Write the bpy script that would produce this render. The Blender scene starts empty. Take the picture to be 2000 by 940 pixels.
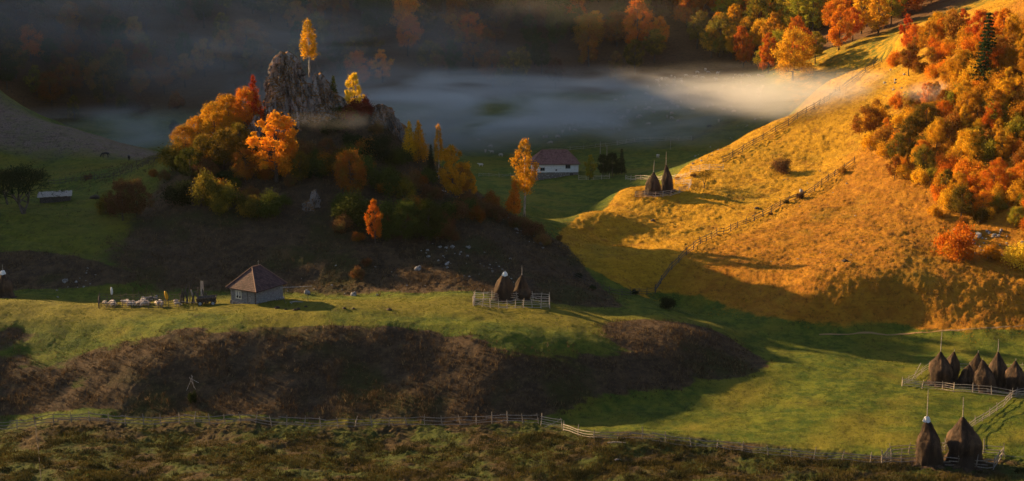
import bpy, math, random
import numpy as np

# ------------------------------------------------------------------ camera, light, exposure
scene = bpy.context.scene
CAM_H, PITCH, FPX = 65.0, math.radians(11.7), 2747.0     # eye height, pitch below the horizon, focal length in pixels of a 2000 wide picture
cam_data = bpy.data.cameras.new('camera')
cam = bpy.data.objects.new('camera', cam_data)
scene.collection.objects.link(cam)
cam.location = (0, 0, CAM_H)
cam.rotation_euler = (math.pi / 2 - PITCH, 0, 0)
cam_data.sensor_width = 36.0
cam_data.lens = 36.0 * FPX / 2000.0
cam_data.clip_start, cam_data.clip_end = 1.0, 5000.0
scene.camera = cam

SUN_EL, SUN_BACK = math.radians(16.6), math.radians(34.0)   # height of the sun; how far it stands behind the scene
SUN_DIR = np.array([-math.cos(SUN_EL) * math.cos(SUN_BACK), math.cos(SUN_EL) * math.sin(SUN_BACK), math.sin(SUN_EL)])  # towards the sun
world = bpy.data.worlds.new('World')
scene.world = world
world.use_nodes = True
wn = world.node_tree
bg = wn.nodes['Background']
sky = wn.nodes.new('ShaderNodeTexSky')
sky.sky_type = 'NISHITA'
sky.sun_disc = False
sky.sun_elevation = SUN_EL
sky.sun_rotation = math.atan2(SUN_DIR[0], SUN_DIR[1])
sky.air_density, sky.dust_density, sky.ozone_density = 1.0, 1.0, 1.0
wn.links.new(sky.outputs[0], bg.inputs[0])
bg.inputs[1].default_value = 0.06
sd = bpy.data.lights.new('sun', 'SUN')
sd.energy, sd.angle, sd.color = 5.0, math.radians(0.6), (1.0, 0.66, 0.30)
sun = bpy.data.objects.new('sun', sd)
scene.collection.objects.link(sun)
from mathutils import Vector, Matrix, Quaternion
sun.rotation_euler = Vector(SUN_DIR).to_track_quat('Z', 'Y').to_euler()
scene.view_settings.view_transform = 'Standard'
scene.view_settings.look = 'None'
scene.view_settings.exposure = 1.68
scene.view_settings.gamma = 1.0
scene.cycles.use_denoising = True
scene.cycles.max_bounces = 4
scene.cycles.diffuse_bounces = 2
scene.cycles.transmission_bounces = 2
scene.cycles.transparent_max_bounces = 6
scene.cycles.volume_bounces = 0
scene.cycles.sample_clamp_indirect = 3.0

# ------------------------------------------------------------------ small tools
rng = np.random.default_rng(7)
R = random.Random(7)
col = scene.collection

def ray_dir(px, py):
    x, y = (px - 1000) / FPX, -(py - 470) / FPX
    return np.array([x, math.cos(PITCH) + y * math.sin(PITCH), -math.sin(PITCH) + y * math.cos(PITCH)])

def along(px, py, Y):
    d = ray_dir(px, py)
    return np.array([d[0] * Y / d[1], Y, CAM_H + d[2] * Y / d[1]])

# value noise, 2-D, smooth, several octaves
_perm = rng.permutation(4096)
_val = rng.random(4096) * 2 - 1
def vnoise(x, y):
    xi, yi = np.floor(x).astype(int), np.floor(y).astype(int)
    fx, fy = x - xi, y - yi
    fx, fy = fx * fx * (3 - 2 * fx), fy * fy * (3 - 2 * fy)
    h = lambda i, j: _val[_perm[(_perm[i & 4095] + j) & 4095]]
    a = h(xi, yi) * (1 - fx) + h(xi + 1, yi) * fx
    b = h(xi, yi + 1) * (1 - fx) + h(xi + 1, yi + 1) * fx
    return a * (1 - fy) + b * fy
def fbm(x, y, octaves=4, gain=0.5):
    s, a = 0.0, 1.0
    for k in range(octaves):
        s = s + a * vnoise(x * 2.03 ** k + 17.3 * k, y * 2.03 ** k - 9.1 * k)
        a *= gain
    return s
def smooth(e0, e1, x):
    t = np.clip((x - e0) / (e1 - e0), 0, 1)
    return t * t * (3 - 2 * t)

# ------------------------------------------------------------------ materials
def new_mat(name):
    m = bpy.data.materials.new(name)
    m.use_nodes = True
    for n in list(m.node_tree.nodes):
        m.node_tree.nodes.remove(n)
    return m, m.node_tree
def N(nt, kind, **kw):
    n = nt.nodes.new(kind)
    for k, v in kw.items():
        if k.startswith('_'):
            setattr(n, k[1:], v)
        else:
            n.inputs[k].default_value = v
    return n
def mixc(nt, fac, a, b, blend='MIX'):
    n = nt.nodes.new('ShaderNodeMix'); n.data_type = 'RGBA'; n.blend_type = blend
    for i, v in ((0, fac), (6, a), (7, b)):
        if hasattr(v, 'is_linked'):
            nt.links.new(v, n.inputs[i])
        else:
            n.inputs[i].default_value = v if i == 0 else (*v, 1)
    return n.outputs[2]
def maprange(nt, v, a, b, c=0.0, d=1.0):
    n = nt.nodes.new('ShaderNodeMapRange'); n.interpolation_type = 'SMOOTHSTEP'
    nt.links.new(v, n.inputs[0])
    for i, q in enumerate((a, b, c, d)):
        n.inputs[i + 1].default_value = q
    return n.outputs[0]
def noise(nt, scale, detail=4, rough=0.55, vec=None, dist=0.0):
    n = nt.nodes.new('ShaderNodeTexNoise')
    n.inputs['Scale'].default_value, n.inputs['Detail'].default_value = scale, detail
    n.inputs['Roughness'].default_value, n.inputs['Distortion'].default_value = rough, dist
    if vec is not None:
        nt.links.new(vec, n.inputs['Vector'])
    return n.outputs[0]
def objcoord(nt, scale=None):
    t = nt.nodes.new('ShaderNodeTexCoord')
    if scale is None:
        return t.outputs['Object']
    m = nt.nodes.new('ShaderNodeMapping'); m.inputs['Scale'].default_value = scale
    nt.links.new(t.outputs['Object'], m.inputs['Vector'])
    return m.outputs[0]
def principled(nt, color, rough=0.9, bump=None, bump_strength=0.4, bump_dist=0.1, spec=0.2):
    p = nt.nodes.new('ShaderNodeBsdfPrincipled')
    p.inputs['Roughness'].default_value = rough
    p.inputs['Specular IOR Level'].default_value = spec
    if hasattr(color, 'is_linked'):
        nt.links.new(color, p.inputs['Base Color'])
    else:
        p.inputs['Base Color'].default_value = (*color, 1)
    if bump is not None:
        b = nt.nodes.new('ShaderNodeBump'); b.inputs['Strength'].default_value = bump_strength; b.inputs['Distance'].default_value = bump_dist
        nt.links.new(bump, b.inputs['Height']); nt.links.new(b.outputs[0], p.inputs['Normal'])
    o = nt.nodes.new('ShaderNodeOutputMaterial')
    nt.links.new(p.outputs[0], o.inputs['Surface'])
    return p
# ------------------------------------------------------------------ the lie of the land
# Survey points: (column, row, distance) read off the photograph at an estimated distance, then turned into metres.
SEEN = [
 # bank and plateau
 (-200,590,222),(0,588,222),(300,590,222),(600,588,222),(750,588,222),(900,597,224),(1000,602,226),(1100,608,228),(1200,613,230),(1300,617,230),(1360,632,227),(1420,665,222),(1460,692,221),
 (0,668,207),(200,664,207),(350,640,208),(500,634,208),(650,634,208),(760,652,206),(830,668,205),(900,652,206),(1000,645,209),(1120,650,213),(1250,650,217),(1340,665,217),
 (0,752,196),(350,730,197),(650,735,197),(1000,735,196),(1150,720,203),(1300,700,210),
 (0,830,187),(350,818,188),(700,830,187),(1000,828,187),(1150,800,193.5),(1300,752,203.5),(1400,712,213),(1470,700,217),
 # meadow
 (1200,860,178.5),(1600,800,193.6),(1900,850,181.5),(1600,700,219.5),(1500,660,231.5),(1350,602,252),(1285,578,256),(2000,700,217),(1700,655,233),(1850,650,229),
 # behind the plateau, green slope on the left
 (100,578,236),(-100,578,236),(300,580,236),(30,520,247),(200,500,250),(150,430,268),(0,450,262),(250,400,280),(100,395,285),(0,400,280),(-150,400,280),
 (330,305,300),(250,340,300),(180,365,300),(90,385,298),(0,390,298),
 (100,350,315),(200,330,325),(200,303,345),(290,315,335),(100,305,345),(0,330,330),
 (0,218,365),(60,243,360),(100,258,355),(150,282,350),(0,270,350),
 # crag hill
 (560,215,300),(640,205,302),(720,215,302),(780,250,300),(830,312,297),(900,370,290),(960,402,284),(1050,470,270),(1150,560,248),(1215,605,234),
 (490,225,300),(420,262,300),(360,295,300),
 (560,300,288),(560,400,270),(560,500,252),(560,580,236),(400,350,280),(350,450,262),(400,560,240),(750,300,288),(750,400,270),(750,500,252),
 (850,450,264),(950,480,258),(950,560,240),(1080,560,245),(700,585,235),(1100,600,232),(280,480,258),(300,380,284),
 # gully and valley behind the crag hill
 (1060,440,310),(1050,400,335),(1150,372,360),(1100,342,385),(1000,347,390),(1100,430,320),(950,350,385),
 (1000,300,432),(900,300,432),(1200,280,440),(1300,240,460),(1400,200,475),(1450,160,500),(1300,157,515),(1100,200,492),(950,215,492),(800,250,470),(1200,190,500),
 (1500,200,452),(1500,152,480),(1300,330,380),(1400,300,400),(1480,272,400),(1150,310,410),
 # right hill
 (1090,465,275),(1160,410,300),(1230,366,325),(1350,322,345),(1490,250,370),(1600,170,400),(1750,75,440),(1550,150,465),(1650,100,470),
 (1600,320,330),(1700,300,320),(2000,300,290),(2000,500,255),(2000,0,330),(1850,150,335),(1700,150,380),(1900,50,370),
 (1500,450,285),(1300,480,275),(1200,500,265),(1160,540,256),(1300,600,246),(1300,382,318),(1450,360,322),(1750,450,272),(1580,557,244),(1680,560,242),(1790,565,241),(1900,572,239.5),(2000,578,238.5),(1500,560,250),(1400,545,256),(1560,652,233),(1680,654,232),(1800,625,234.5),(2000,600,236),(2000,690,220),(1220,555,255),
 # far meadow and foot of the forest
 (0,238,495),(200,238,495),(400,235,498),(100,300,435),(300,290,440),(450,280,445),(600,200,510),(900,185,515),(1200,172,520),(1400,140,520),(1600,60,520),
]
ASSUMED = [(-60,165,1.5),(-30,165,1),(0,165,1),(30,165,.5),(60,165,.5),(-60,180,.3),(0,180,0),(90,180,1),(-90,180,2),(-100,200,8),(-140,180,9),
 (-60,120,8),(0,120,8),(60,120,8),(-120,120,14),(120,120,14),(-60,80,22),(0,80,22),(60,80,22),(0,40,42),(-60,40,42),(60,40,42),(-60,0,60),(0,0,60),(60,0,60),(0,-40,72),(-160,20,60),(160,20,60),(-250,100,50),(250,100,60),
 (120,190,9),(150,230,25),(200,200,45),(200,330,90),(250,400,120),(280,250,90),(130,280,38),(150,330,58),
 (-150,230,12),(-200,230,20),(-120,270,15),(-165,345,52),(-165,375,58),(-200,350,64),(-170,283,26),(-168,303,46),(-150,318,30),(-230,330,55),(-300,250,60),  # unseen ridge on the left, its heights shaped for the shade it casts
 (-100,400,7),(-60,400,5),(-150,420,9),(-48,326,14),(-48,350,7),(-20,322,10),(-20,345,5),(-62,322,20),(2,318,8),(-75,330,18),(-80,360,10),(8,302,7),(-35,400,4),(0,400,3),(0,360,4),
 (22,285,5),(32,300,6),(30,340,4),
 (62,385,7),(80,412,10),(110,440,24),(150,450,45),
 (-230,470,93),(-235,530,103),(-240,600,99),(-250,665,107),(-260,730,128),(-185,480,8),(-165,440,7),(-180,520,24),(-100,560,44),(0,560,38),(60,560,38),(110,560,44),(-300,620,105),(-100,620,74),(0,620,66),(100,620,72),(150,560,62),(200,500,70),(250,560,110),  # far-left ridge, out of view, is shaped to shade the back valley
 (-300,720,140),(-120,720,95),(0,720,112),(200,700,125),(-300,860,185),(0,860,185),(300,860,200),(-450,500,70),(-450,700,190),(-420,350,70),(420,400,150),(400,600,170),(-500,860,220),(500,860,220),
]
_cp = np.array([along(*p) for p in SEEN] + [np.array(p, float) for p in ASSUMED])
_c = 7.0
def _kern(ax, ay, bx, by):
    return np.sqrt((ax[:, None] - bx[None]) ** 2 + (ay[:, None] - by[None]) ** 2 + _c * _c)
_A = _kern(_cp[:, 0], _cp[:, 1], _cp[:, 0], _cp[:, 1]) - 0.25 * np.eye(len(_cp)) 
_n = len(_cp)
_S = np.zeros((_n + 1, _n + 1)); _S[:_n, :_n] = _A; _S[_n, :_n] = 1; _S[:_n, _n] = 1
_w = np.linalg.solve(_S, np.append(_cp[:, 2], 0))
def land(x, y):
    x, y = np.asarray(x, float).ravel(), np.asarray(y, float).ravel()
    out = np.empty(len(x))
    for i in range(0, len(x), 60000):
        out[i:i + 60000] = _kern(x[i:i + 60000], y[i:i + 60000], _cp[:, 0], _cp[:, 1]) @ _w[:_n] + _w[_n]
    return out

Y0 = 80.0
_us = np.concatenate([np.linspace(-1.6, -.37, 60)[:-1], np.linspace(-.37, .37, 860), np.linspace(.37, 1.4, 60)[1:]])
_vs = np.concatenate([np.linspace(-40, 150, 50)[:-1], 150 + (560 - 150) * (np.linspace(0, 1, 760) ** 1.25), np.linspace(562, 900, 50)])
_U, _V = np.meshgrid(_us, _vs)
_X, _Y = _U * (_V + Y0), _V
_cu, _cv = np.linspace(-1.6, 1.4, 601), np.linspace(-40, 900, 471)            # the broad shape is smooth: solve it on a coarse grid
_CU, _CV = np.meshgrid(_cu, _cv)
_CZ = land(_CU * (_CV + Y0), _CV).reshape(_CU.shape)
def grid_lookup(us, vs, Z, x, y):
    x, y = np.asarray(x, float), np.asarray(y, float)
    u = np.clip(x / (y + Y0), us[0], us[-1] - 1e-6); v = np.clip(y, vs[0], vs[-1] - 1e-6)
    i = np.clip(np.searchsorted(us, u) - 1, 0, len(us) - 2); j = np.clip(np.searchsorted(vs, v) - 1, 0, len(vs) - 2)
    fu, fv = (u - us[i]) / (us[i + 1] - us[i]), (v - vs[j]) / (vs[j + 1] - vs[j])
    return (Z[j, i] * (1 - fu) + Z[j, i + 1] * fu) * (1 - fv) + (Z[j + 1, i] * (1 - fu) + Z[j + 1, i + 1] * fu) * fv
_Zs = grid_lookup(_cu, _cv, _CZ, _X, _Y)                                      # smooth land
# steepness and the broad zones of the place, all in metres
_dy = np.gradient(_Zs, axis=0) / np.gradient(_vs)[:, None]
_dx = np.gradient(_Zs, axis=1) / (np.gradient(_us)[None] * (_V + Y0))
_steep = np.hypot(_dx, _dy)
def line_side(x, y, a, b):      # signed metres to the right of the line a -> b
    (ax, ay), (bx, by) = a, b
    L = math.hypot(bx - ax, by - ay)
    return ((x - ax) * (by - ay) - (y - ay) * (bx - ax)) / L
warp = 5 * fbm(_X / 18, _Y / 18, 3)
hill = smooth(1.0, 0.0, np.hypot((_X + 28 + warp) / 62, (_Y - 285 + warp * .5) / 55) - .55) * smooth(232, 240, _Y + warp * .3)
hill = np.maximum(hill, smooth(-6, 4, _X + 20) * smooth(-3, 6, line_side(_X, _Y, (22, 232), (10, 320)) * -1) * smooth(233, 238, _Y) * smooth(330, 300, _Y))
hill *= smooth(5, 1, _X + warp * .15 - np.interp(_Y, [225, 232, 248, 270, 284, 300, 330], [24, 20, 15, 7.5, -2, -10, -14]))
hill *= 1 - smooth(-62, -84, _X + warp * .6) * smooth(315, 290, _Y + 0 * _X) * .9
hill = np.maximum(hill, smooth(1.15, .8, np.hypot((_X + 90 + warp * .4) / 24, (_Y - 244 + warp * .3) / 7.5)))
bank = smooth(.20, .34, _dy + .05 * fbm(_X / 7, _Y / 7, 3)) * smooth(182, 188, _Y) * smooth(216, 210, _Y) * smooth(48, 36, _X)
mound = smooth(1.15, .8, np.hypot((_X - 27 + warp * .3) / 14, (_Y - 217) / 10))
bank = np.maximum(bank, mound)
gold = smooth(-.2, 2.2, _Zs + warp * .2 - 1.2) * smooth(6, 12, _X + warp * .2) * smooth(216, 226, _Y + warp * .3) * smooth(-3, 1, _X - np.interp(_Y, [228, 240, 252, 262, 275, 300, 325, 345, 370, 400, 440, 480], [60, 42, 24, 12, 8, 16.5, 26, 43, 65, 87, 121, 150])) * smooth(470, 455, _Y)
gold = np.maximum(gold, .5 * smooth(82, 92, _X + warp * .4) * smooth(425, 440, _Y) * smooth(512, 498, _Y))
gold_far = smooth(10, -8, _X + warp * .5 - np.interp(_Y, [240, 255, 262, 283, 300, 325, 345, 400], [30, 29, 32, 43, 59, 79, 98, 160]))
rough = smooth(1.5, -1.5, line_side(_X, _Y, (-70, 187.5), (5, 187.5))* -1) * smooth(188, 186, _Y)
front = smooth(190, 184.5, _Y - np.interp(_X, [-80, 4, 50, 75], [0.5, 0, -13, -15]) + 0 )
rise = smooth(340, 350, _Y) * smooth(385, 365, _Y) * smooth(-75, -95, _X)
forest_floor = smooth(492, 506, _Y + np.interp(_X, [-300, -60, 40, 90, 120], [8, -6, -14, -8, 20]))
# small relief: tussocks and humps, coarser on the rough banks
bumpy = np.clip(.35 + 1.0 * hill + .22 * bank + .8 * front + .75 * gold, 0, 1.6)
_relief = (.40 * fbm(_X / 9, _Y / 9, 3) + bumpy * (.08 * fbm(_X / 2.1, _Y / 2.6, 2) + (.075 + .02 * gold) * fbm(_X / .85, _Y / 1.05, 2)))
_relief += bumpy * .07 * np.abs(rng.normal(size=_X.shape)) * (np.abs(_U) < .37)
_near_edge = smooth(60, 150, _Y)
_Z = _Zs + _relief * _near_edge
# sunken cattle track and small terraces on the grass slope left
_tr = np.abs(line_side(_X, _Y, (-98, 262), (-58, 242))) ; _Z -= .35 * np.exp(-(_tr / .9) ** 2) * smooth(-102, -96, _X) * smooth(-52, -60, _X)
def gz(x, y):
    return grid_lookup(_us, _vs, _Z, x, y)
def ground_at(px, py, y_from=150.0, y_to=880.0):
    """the first point of the land seen at this place of the photograph"""
    d = ray_dir(px, py)
    ys = np.arange(y_from, y_to, .4)
    xs, zs = d[0] * ys / d[1], CAM_H + d[2] * ys / d[1]
    g = gz(xs, ys)
    k = np.argmax(g > zs)
    if not (g > zs).any():
        k = len(ys) - 1
    return Vector((float(xs[k]), float(ys[k]), float(g[k])))

_faces_u, _faces_v = len(_us), len(_vs)
_idx = np.arange(_faces_u * _faces_v).reshape(_faces_v, _faces_u)
_quads = np.stack([_idx[:-1, :-1], _idx[:-1, 1:], _idx[1:, 1:], _idx[1:, :-1]], -1).reshape(-1, 4)
def raw_mesh(name, verts, faces, smooth_shade=False):
    me = bpy.data.meshes.new(name)
    verts = np.asarray(verts, np.float32); faces = np.asarray(faces, np.int32)
    k = faces.shape[1]
    me.vertices.add(len(verts)); me.vertices.foreach_set('co', verts.ravel())
    me.loops.add(faces.size); me.loops.foreach_set('vertex_index', faces.ravel())
    me.polygons.add(len(faces)); me.polygons.foreach_set('loop_start', np.arange(0, faces.size, k, dtype=np.int32))
    me.polygons.foreach_set('loop_total', np.full(len(faces), k, np.int32))
    if smooth_shade:
        me.polygons.foreach_set('use_smooth', np.ones(len(faces), bool))
    me.update(calc_edges=True)
    return me
def attr(me, name, vals, domain='POINT'):
    a = me.attributes.new(name, 'FLOAT', domain); a.data.foreach_set('value', np.asarray(vals, np.float32).ravel())
ground_me = raw_mesh('ground', np.stack([_X, _Y, _Z], -1).reshape(-1, 3), _quads, True)
for nm, v in (('bracken', np.clip(np.maximum(hill, bank), 0, 1)), ('gold', np.clip(np.maximum(gold, 0), 0, 1)), ('goldfar', gold_far), ('front', front), ('rise', rise), ('litter', forest_floor), ('steep', _steep), ('crest', .75 * smooth(210, 217, _Y + warp * .2) * smooth(236, 226, _Y) * smooth(35, 15, _X) + .4 * smooth(1.15, .5, np.hypot((_X + 80 + warp * .5) / 24, (_Y - 268) / 26)) + .8 * smooth(1.2, .6, np.hypot((_X + 84 + warp * .4) / 26, (_Y - 331) / 13)))):  # crest mask also covers the left slope and far-left field
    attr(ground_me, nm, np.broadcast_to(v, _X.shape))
ground = bpy.data.objects.new('ground', ground_me); col.objects.link(ground)
ground['kind'] = 'structure'

def ground_material():
    m, nt = new_mat('turf')
    L = nt.links
    oc = objcoord(nt)
    at = lambda n: N(nt, 'ShaderNodeAttribute', _attribute_name=n).outputs['Fac']
    n1, n2, n3 = noise(nt, .07, 5, .6, oc), noise(nt, .45, 5, .65, oc), noise(nt, 5.5, 4, .7, oc)
    tuft = noise(nt, 2.6, 6, .75, objcoord(nt, (1, .7, 1)))
    green = mixc(nt, maprange(nt, n2, .35, .65), (.045, .076, .008), (.120, .135, .013))
    green = mixc(nt, maprange(nt, n1, .45, .65), green, (.15, .135, .014))
    green = mixc(nt, at('crest'), green, (.15, .125, .012))  # sunlight painted in as yellower turf on plateau, left slope and far-left field
    green = mixc(nt, maprange(nt, n3, .55, .8), green, (.03, .045, .010))
    brown = mixc(nt, maprange(nt, n2, .35, .68), (.042, .028, .018), (.094, .060, .034))
    brown = mixc(nt, maprange(nt, tuft, .5, .75), brown, (.14, .085, .04))
    brown = mixc(nt, maprange(nt, n1, .50, .66), brown, (.045, .042, .012))
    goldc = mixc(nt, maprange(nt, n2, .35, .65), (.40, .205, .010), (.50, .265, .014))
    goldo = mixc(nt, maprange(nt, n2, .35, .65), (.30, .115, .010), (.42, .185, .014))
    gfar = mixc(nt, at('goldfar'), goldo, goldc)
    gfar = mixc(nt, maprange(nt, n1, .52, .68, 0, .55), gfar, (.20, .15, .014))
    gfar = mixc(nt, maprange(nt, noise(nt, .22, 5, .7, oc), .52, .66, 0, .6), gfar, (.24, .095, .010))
    dark = mixc(nt, maprange(nt, tuft, .52, .78), gfar, (.17, .085, .010))
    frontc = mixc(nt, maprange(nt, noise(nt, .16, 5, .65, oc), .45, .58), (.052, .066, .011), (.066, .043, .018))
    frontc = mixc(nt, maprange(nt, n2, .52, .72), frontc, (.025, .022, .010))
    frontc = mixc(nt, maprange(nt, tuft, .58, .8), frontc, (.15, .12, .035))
    terr = noise(nt, 1.0, 4, .6, objcoord(nt, (.16, .16, 2.6)), .4)          # little terraces trodden along the contours
    speck = noise(nt, 1.15, 3, .8, objcoord(nt, (1, .75, 1)))
    # ragged edges between the kinds of cover
    def ragged(v, amt=.5):
        a = nt.nodes.new('ShaderNodeMath'); a.operation = 'MULTIPLY_ADD'; L.new(n2, a.inputs[0]); a.inputs[1].default_value = amt; a.inputs[2].default_value = -amt / 2
        b = nt.nodes.new('ShaderNodeMath'); b.operation = 'ADD'; L.new(v, b.inputs[0]); L.new(a.outputs[0], b.inputs[1])
        return maprange(nt, b.outputs[0], .35, .65)
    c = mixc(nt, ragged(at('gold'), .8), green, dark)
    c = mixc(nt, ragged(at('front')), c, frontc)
    c = mixc(nt, ragged(at('bracken'), .9), c, brown)
    c = mixc(nt, at('rise'), c, mixc(nt, maprange(nt, n2, .4, .6), mixc(nt, maprange(nt, tuft, .45, .62), (.20, .14, .115), (.10, .07, .05)), (.15, .12, .07)))
    c = mixc(nt, at('litter'), c, (.12, .062, .028))
    c = mixc(nt, maprange(nt, terr, .50, .66, 0, .42), c, mixc(nt, .55, c, (.012, .010, .004)))
    c = mixc(nt, maprange(nt, speck, .54, .66, 0, .75), c, mixc(nt, .62, c, (.012, .010, .004)))  # dark specks paint the small shadows among grass tufts into the colour
    c = mixc(nt, maprange(nt, speck, .43, .34, 0, .35), c, mixc(nt, .25, c, (.45, .32, .10)))
    # bare earth where it is steepest, pale worn lines
    worn = mixc(nt, maprange(nt, noise(nt, .9, 3, .6, objcoord(nt, (.25, 1, 1)), .2), .66, .74, 0, .25), c, (.16, .11, .06))
    h = nt.nodes.new('ShaderNodeMath'); h.operation = 'ADD'; L.new(tuft, h.inputs[0]); L.new(n3, h.inputs[1])
    principled(nt, worn, .95, h.outputs[0], .9, .35, .1)
    return m
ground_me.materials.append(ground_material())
# ------------------------------------------------------------------ scene bookkeeping
def link(o, parent=None):
    col.objects.link(o)
    if parent is not None:
        o.parent = parent
    return o
def part(name, me, parent, mat=None, label=None, loc=None):
    o = bpy.data.objects.new(name, me)
    if mat is not None and not me.materials:
        me.materials.append(mat)
    if loc is not None:
        o.location = loc
    if label:
        o['label'] = label
    return link(o, parent)
def thing(name, label, cat, loc=(0, 0, 0), rotz=0.0, group=None, scale=1.0, mesh=None, mat=None):
    o = bpy.data.objects.new(name, mesh)
    if mesh is not None and mat is not None and not mesh.materials:
        mesh.materials.append(mat)
    o.location = loc; o.rotation_euler = (0, 0, rotz)
    o.scale = (scale,) * 3 if not hasattr(scale, '__len__') else scale
    o['label'] = label; o['category'] = cat
    if group:
        o['group'] = group
    return link(o)
class Geo:
    """collects tubes, boxes and sheets for ONE mesh"""
    def __init__(s): s.v, s.f = [], []
    def add(s, verts, faces):
        n = len(s.v); s.v.extend(tuple(map(float, q)) for q in verts); s.f.extend(tuple(i + n for i in f) for f in faces)
    def tube(s, pts, rad, sides=5, cap=True):
        pts = [Vector(p) for p in pts]
        rad = [rad] * len(pts) if not hasattr(rad, '__len__') else rad
        vs, fs = [], []
        for i, p in enumerate(pts):
            d = (pts[min(i + 1, len(pts) - 1)] - pts[max(i - 1, 0)])
            d = d.normalized() if d.length > 1e-9 else Vector((0, 0, 1))
            a = d.orthogonal().normalized() if abs(d.z) > .99 else d.cross(Vector((0, 0, 1))).normalized()
            b = d.cross(a)
            for k in range(sides):
                t = 2 * math.pi * k / sides
                vs.append(p + a * math.cos(t) * rad[i] + b * math.sin(t) * rad[i])
        for i in range(len(pts) - 1):
            for k in range(sides):
                k2 = (k + 1) % sides
                fs.append((i * sides + k, i * sides + k2, (i + 1) * sides + k2, (i + 1) * sides + k))
        if cap:
            fs.append(tuple(range(sides))[::-1]); fs.append(tuple((len(pts) - 1) * sides + k for k in range(sides)))
        s.add(vs, fs)
    def box(s, c, size, rotz=0.0, tilt=None):
        c = Vector(c); hx, hy, hz = (q / 2 for q in size)
        M = Matrix.Rotation(rotz, 3, 'Z')
        if tilt is not None:
            M = M @ tilt
        vs = [c + M @ Vector((x * hx, y * hy, z * hz)) for z in (-1, 1) for x, y in ((-1, -1), (1, -1), (1, 1), (-1, 1))]
        s.add(vs, [(3, 2, 1, 0), (4, 5, 6, 7), (0, 1, 5, 4), (1, 2, 6, 5), (2, 3, 7, 6), (3, 0, 4, 7)])
    def mesh(s, name, smooth_shade=False):
        me = bpy.data.meshes.new(name); me.from_pydata(s.v, [], s.f)
        if smooth_shade:
            me.polygons.foreach_set('use_smooth', np.ones(len(s.f), bool))
        me.update(); return me

# ------------------------------------------------------------------ foliage
def leaf_material(name, lo, hi, accent=None, transl=.32):
    m, nt = new_mat(name)
    L = nt.links
    t = N(nt, 'ShaderNodeAttribute', _attribute_name='tint').outputs['Fac']
    c = mixc(nt, t, lo, hi)
    oc = objcoord(nt)
    if accent:
        c = mixc(nt, maprange(nt, noise(nt, .35, 3, .6, oc), .46, .62), c, accent)
    oi = nt.nodes.new('ShaderNodeObjectInfo')
    hsv = nt.nodes.new('ShaderNodeHueSaturation')
    L.new(c, hsv.inputs['Color'])
    hue = nt.nodes.new('ShaderNodeMapRange'); L.new(oi.outputs['Random'], hue.inputs[0]); hue.inputs[3].default_value = .488; hue.inputs[4].default_value = .512
    L.new(hue.outputs[0], hsv.inputs['Hue'])
    mu = nt.nodes.new('ShaderNodeMath'); mu.operation = 'MULTIPLY_ADD'; L.new(oi.outputs['Random'], mu.inputs[0]); mu.inputs[1].default_value = .5; mu.inputs[2].default_value = .75
    L.new(mu.outputs[0], hsv.inputs['Value'])
    d = nt.nodes.new('ShaderNodeBsdfDiffuse'); tr = nt.nodes.new('ShaderNodeBsdfTranslucent')
    L.new(hsv.outputs[0], d.inputs[0]); L.new(hsv.outputs[0], tr.inputs[0])
    mx = nt.nodes.new('ShaderNodeMixShader'); mx.inputs[0].default_value = transl
    L.new(d.outputs[0], mx.inputs[1]); L.new(tr.outputs[0], mx.inputs[2])
    o = nt.nodes.new('ShaderNodeOutputMaterial'); L.new(mx.outputs[0], o.inputs['Surface'])
    return m
LEAF = {
 'golden': leaf_material('leaves_gold', (.46, .21, .012), (.82, .42, .025), (.36, .20, .02)),
 'yellow': leaf_material('leaves_yellow', (.50, .29, .018), (.85, .55, .05)),
 'orange': leaf_material('leaves_orange', (.44, .11, .010), (.80, .26, .018), (.50, .22, .015)),
 'red': leaf_material('leaves_red', (.30, .045, .010), (.62, .12, .016), (.55, .17, .02)),
 'rust': leaf_material('leaves_rust', (.20, .070, .012), (.44, .18, .025), (.26, .15, .02)),
 'olive': leaf_material('leaves_olive', (.055, .050, .010), (.18, .13, .018), (.28, .17, .02)),
 'green': leaf_material('leaves_green', (.035, .045, .010), (.10, .11, .018)),
 'light green': leaf_material('leaves_light_green', (.14, .15, .015), (.36, .30, .03), (.40, .24, .02)),
 'dark green': leaf_material('needles_dark', (.012, .020, .008), (.035, .05, .014)),
 'brown': leaf_material('leaves_brown', (.10, .050, .022), (.24, .115, .045), (.14, .10, .03)),
 'maroon': leaf_material('leaves_maroon', (.10, .020, .012), (.24, .055, .02)),
}
def bark_material(name, a, b, scale=6):
    m, nt = new_mat(name)
    c = mixc(nt, maprange(nt, noise(nt, scale, 4, .6, objcoord(nt, (1, 1, .35))), .4, .62), a, b)
    principled(nt, c, .9, noise(nt, 9, 3, .6, objcoord(nt, (1, 1, .3))), .5, .05)
    return m
BARK = {'dark': bark_material('bark_dark', (.06, .045, .035), (.12, .09, .07)),
        'birch': bark_material('bark_birch', (.62, .56, .48), (.16, .13, .11), 3)}

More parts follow.
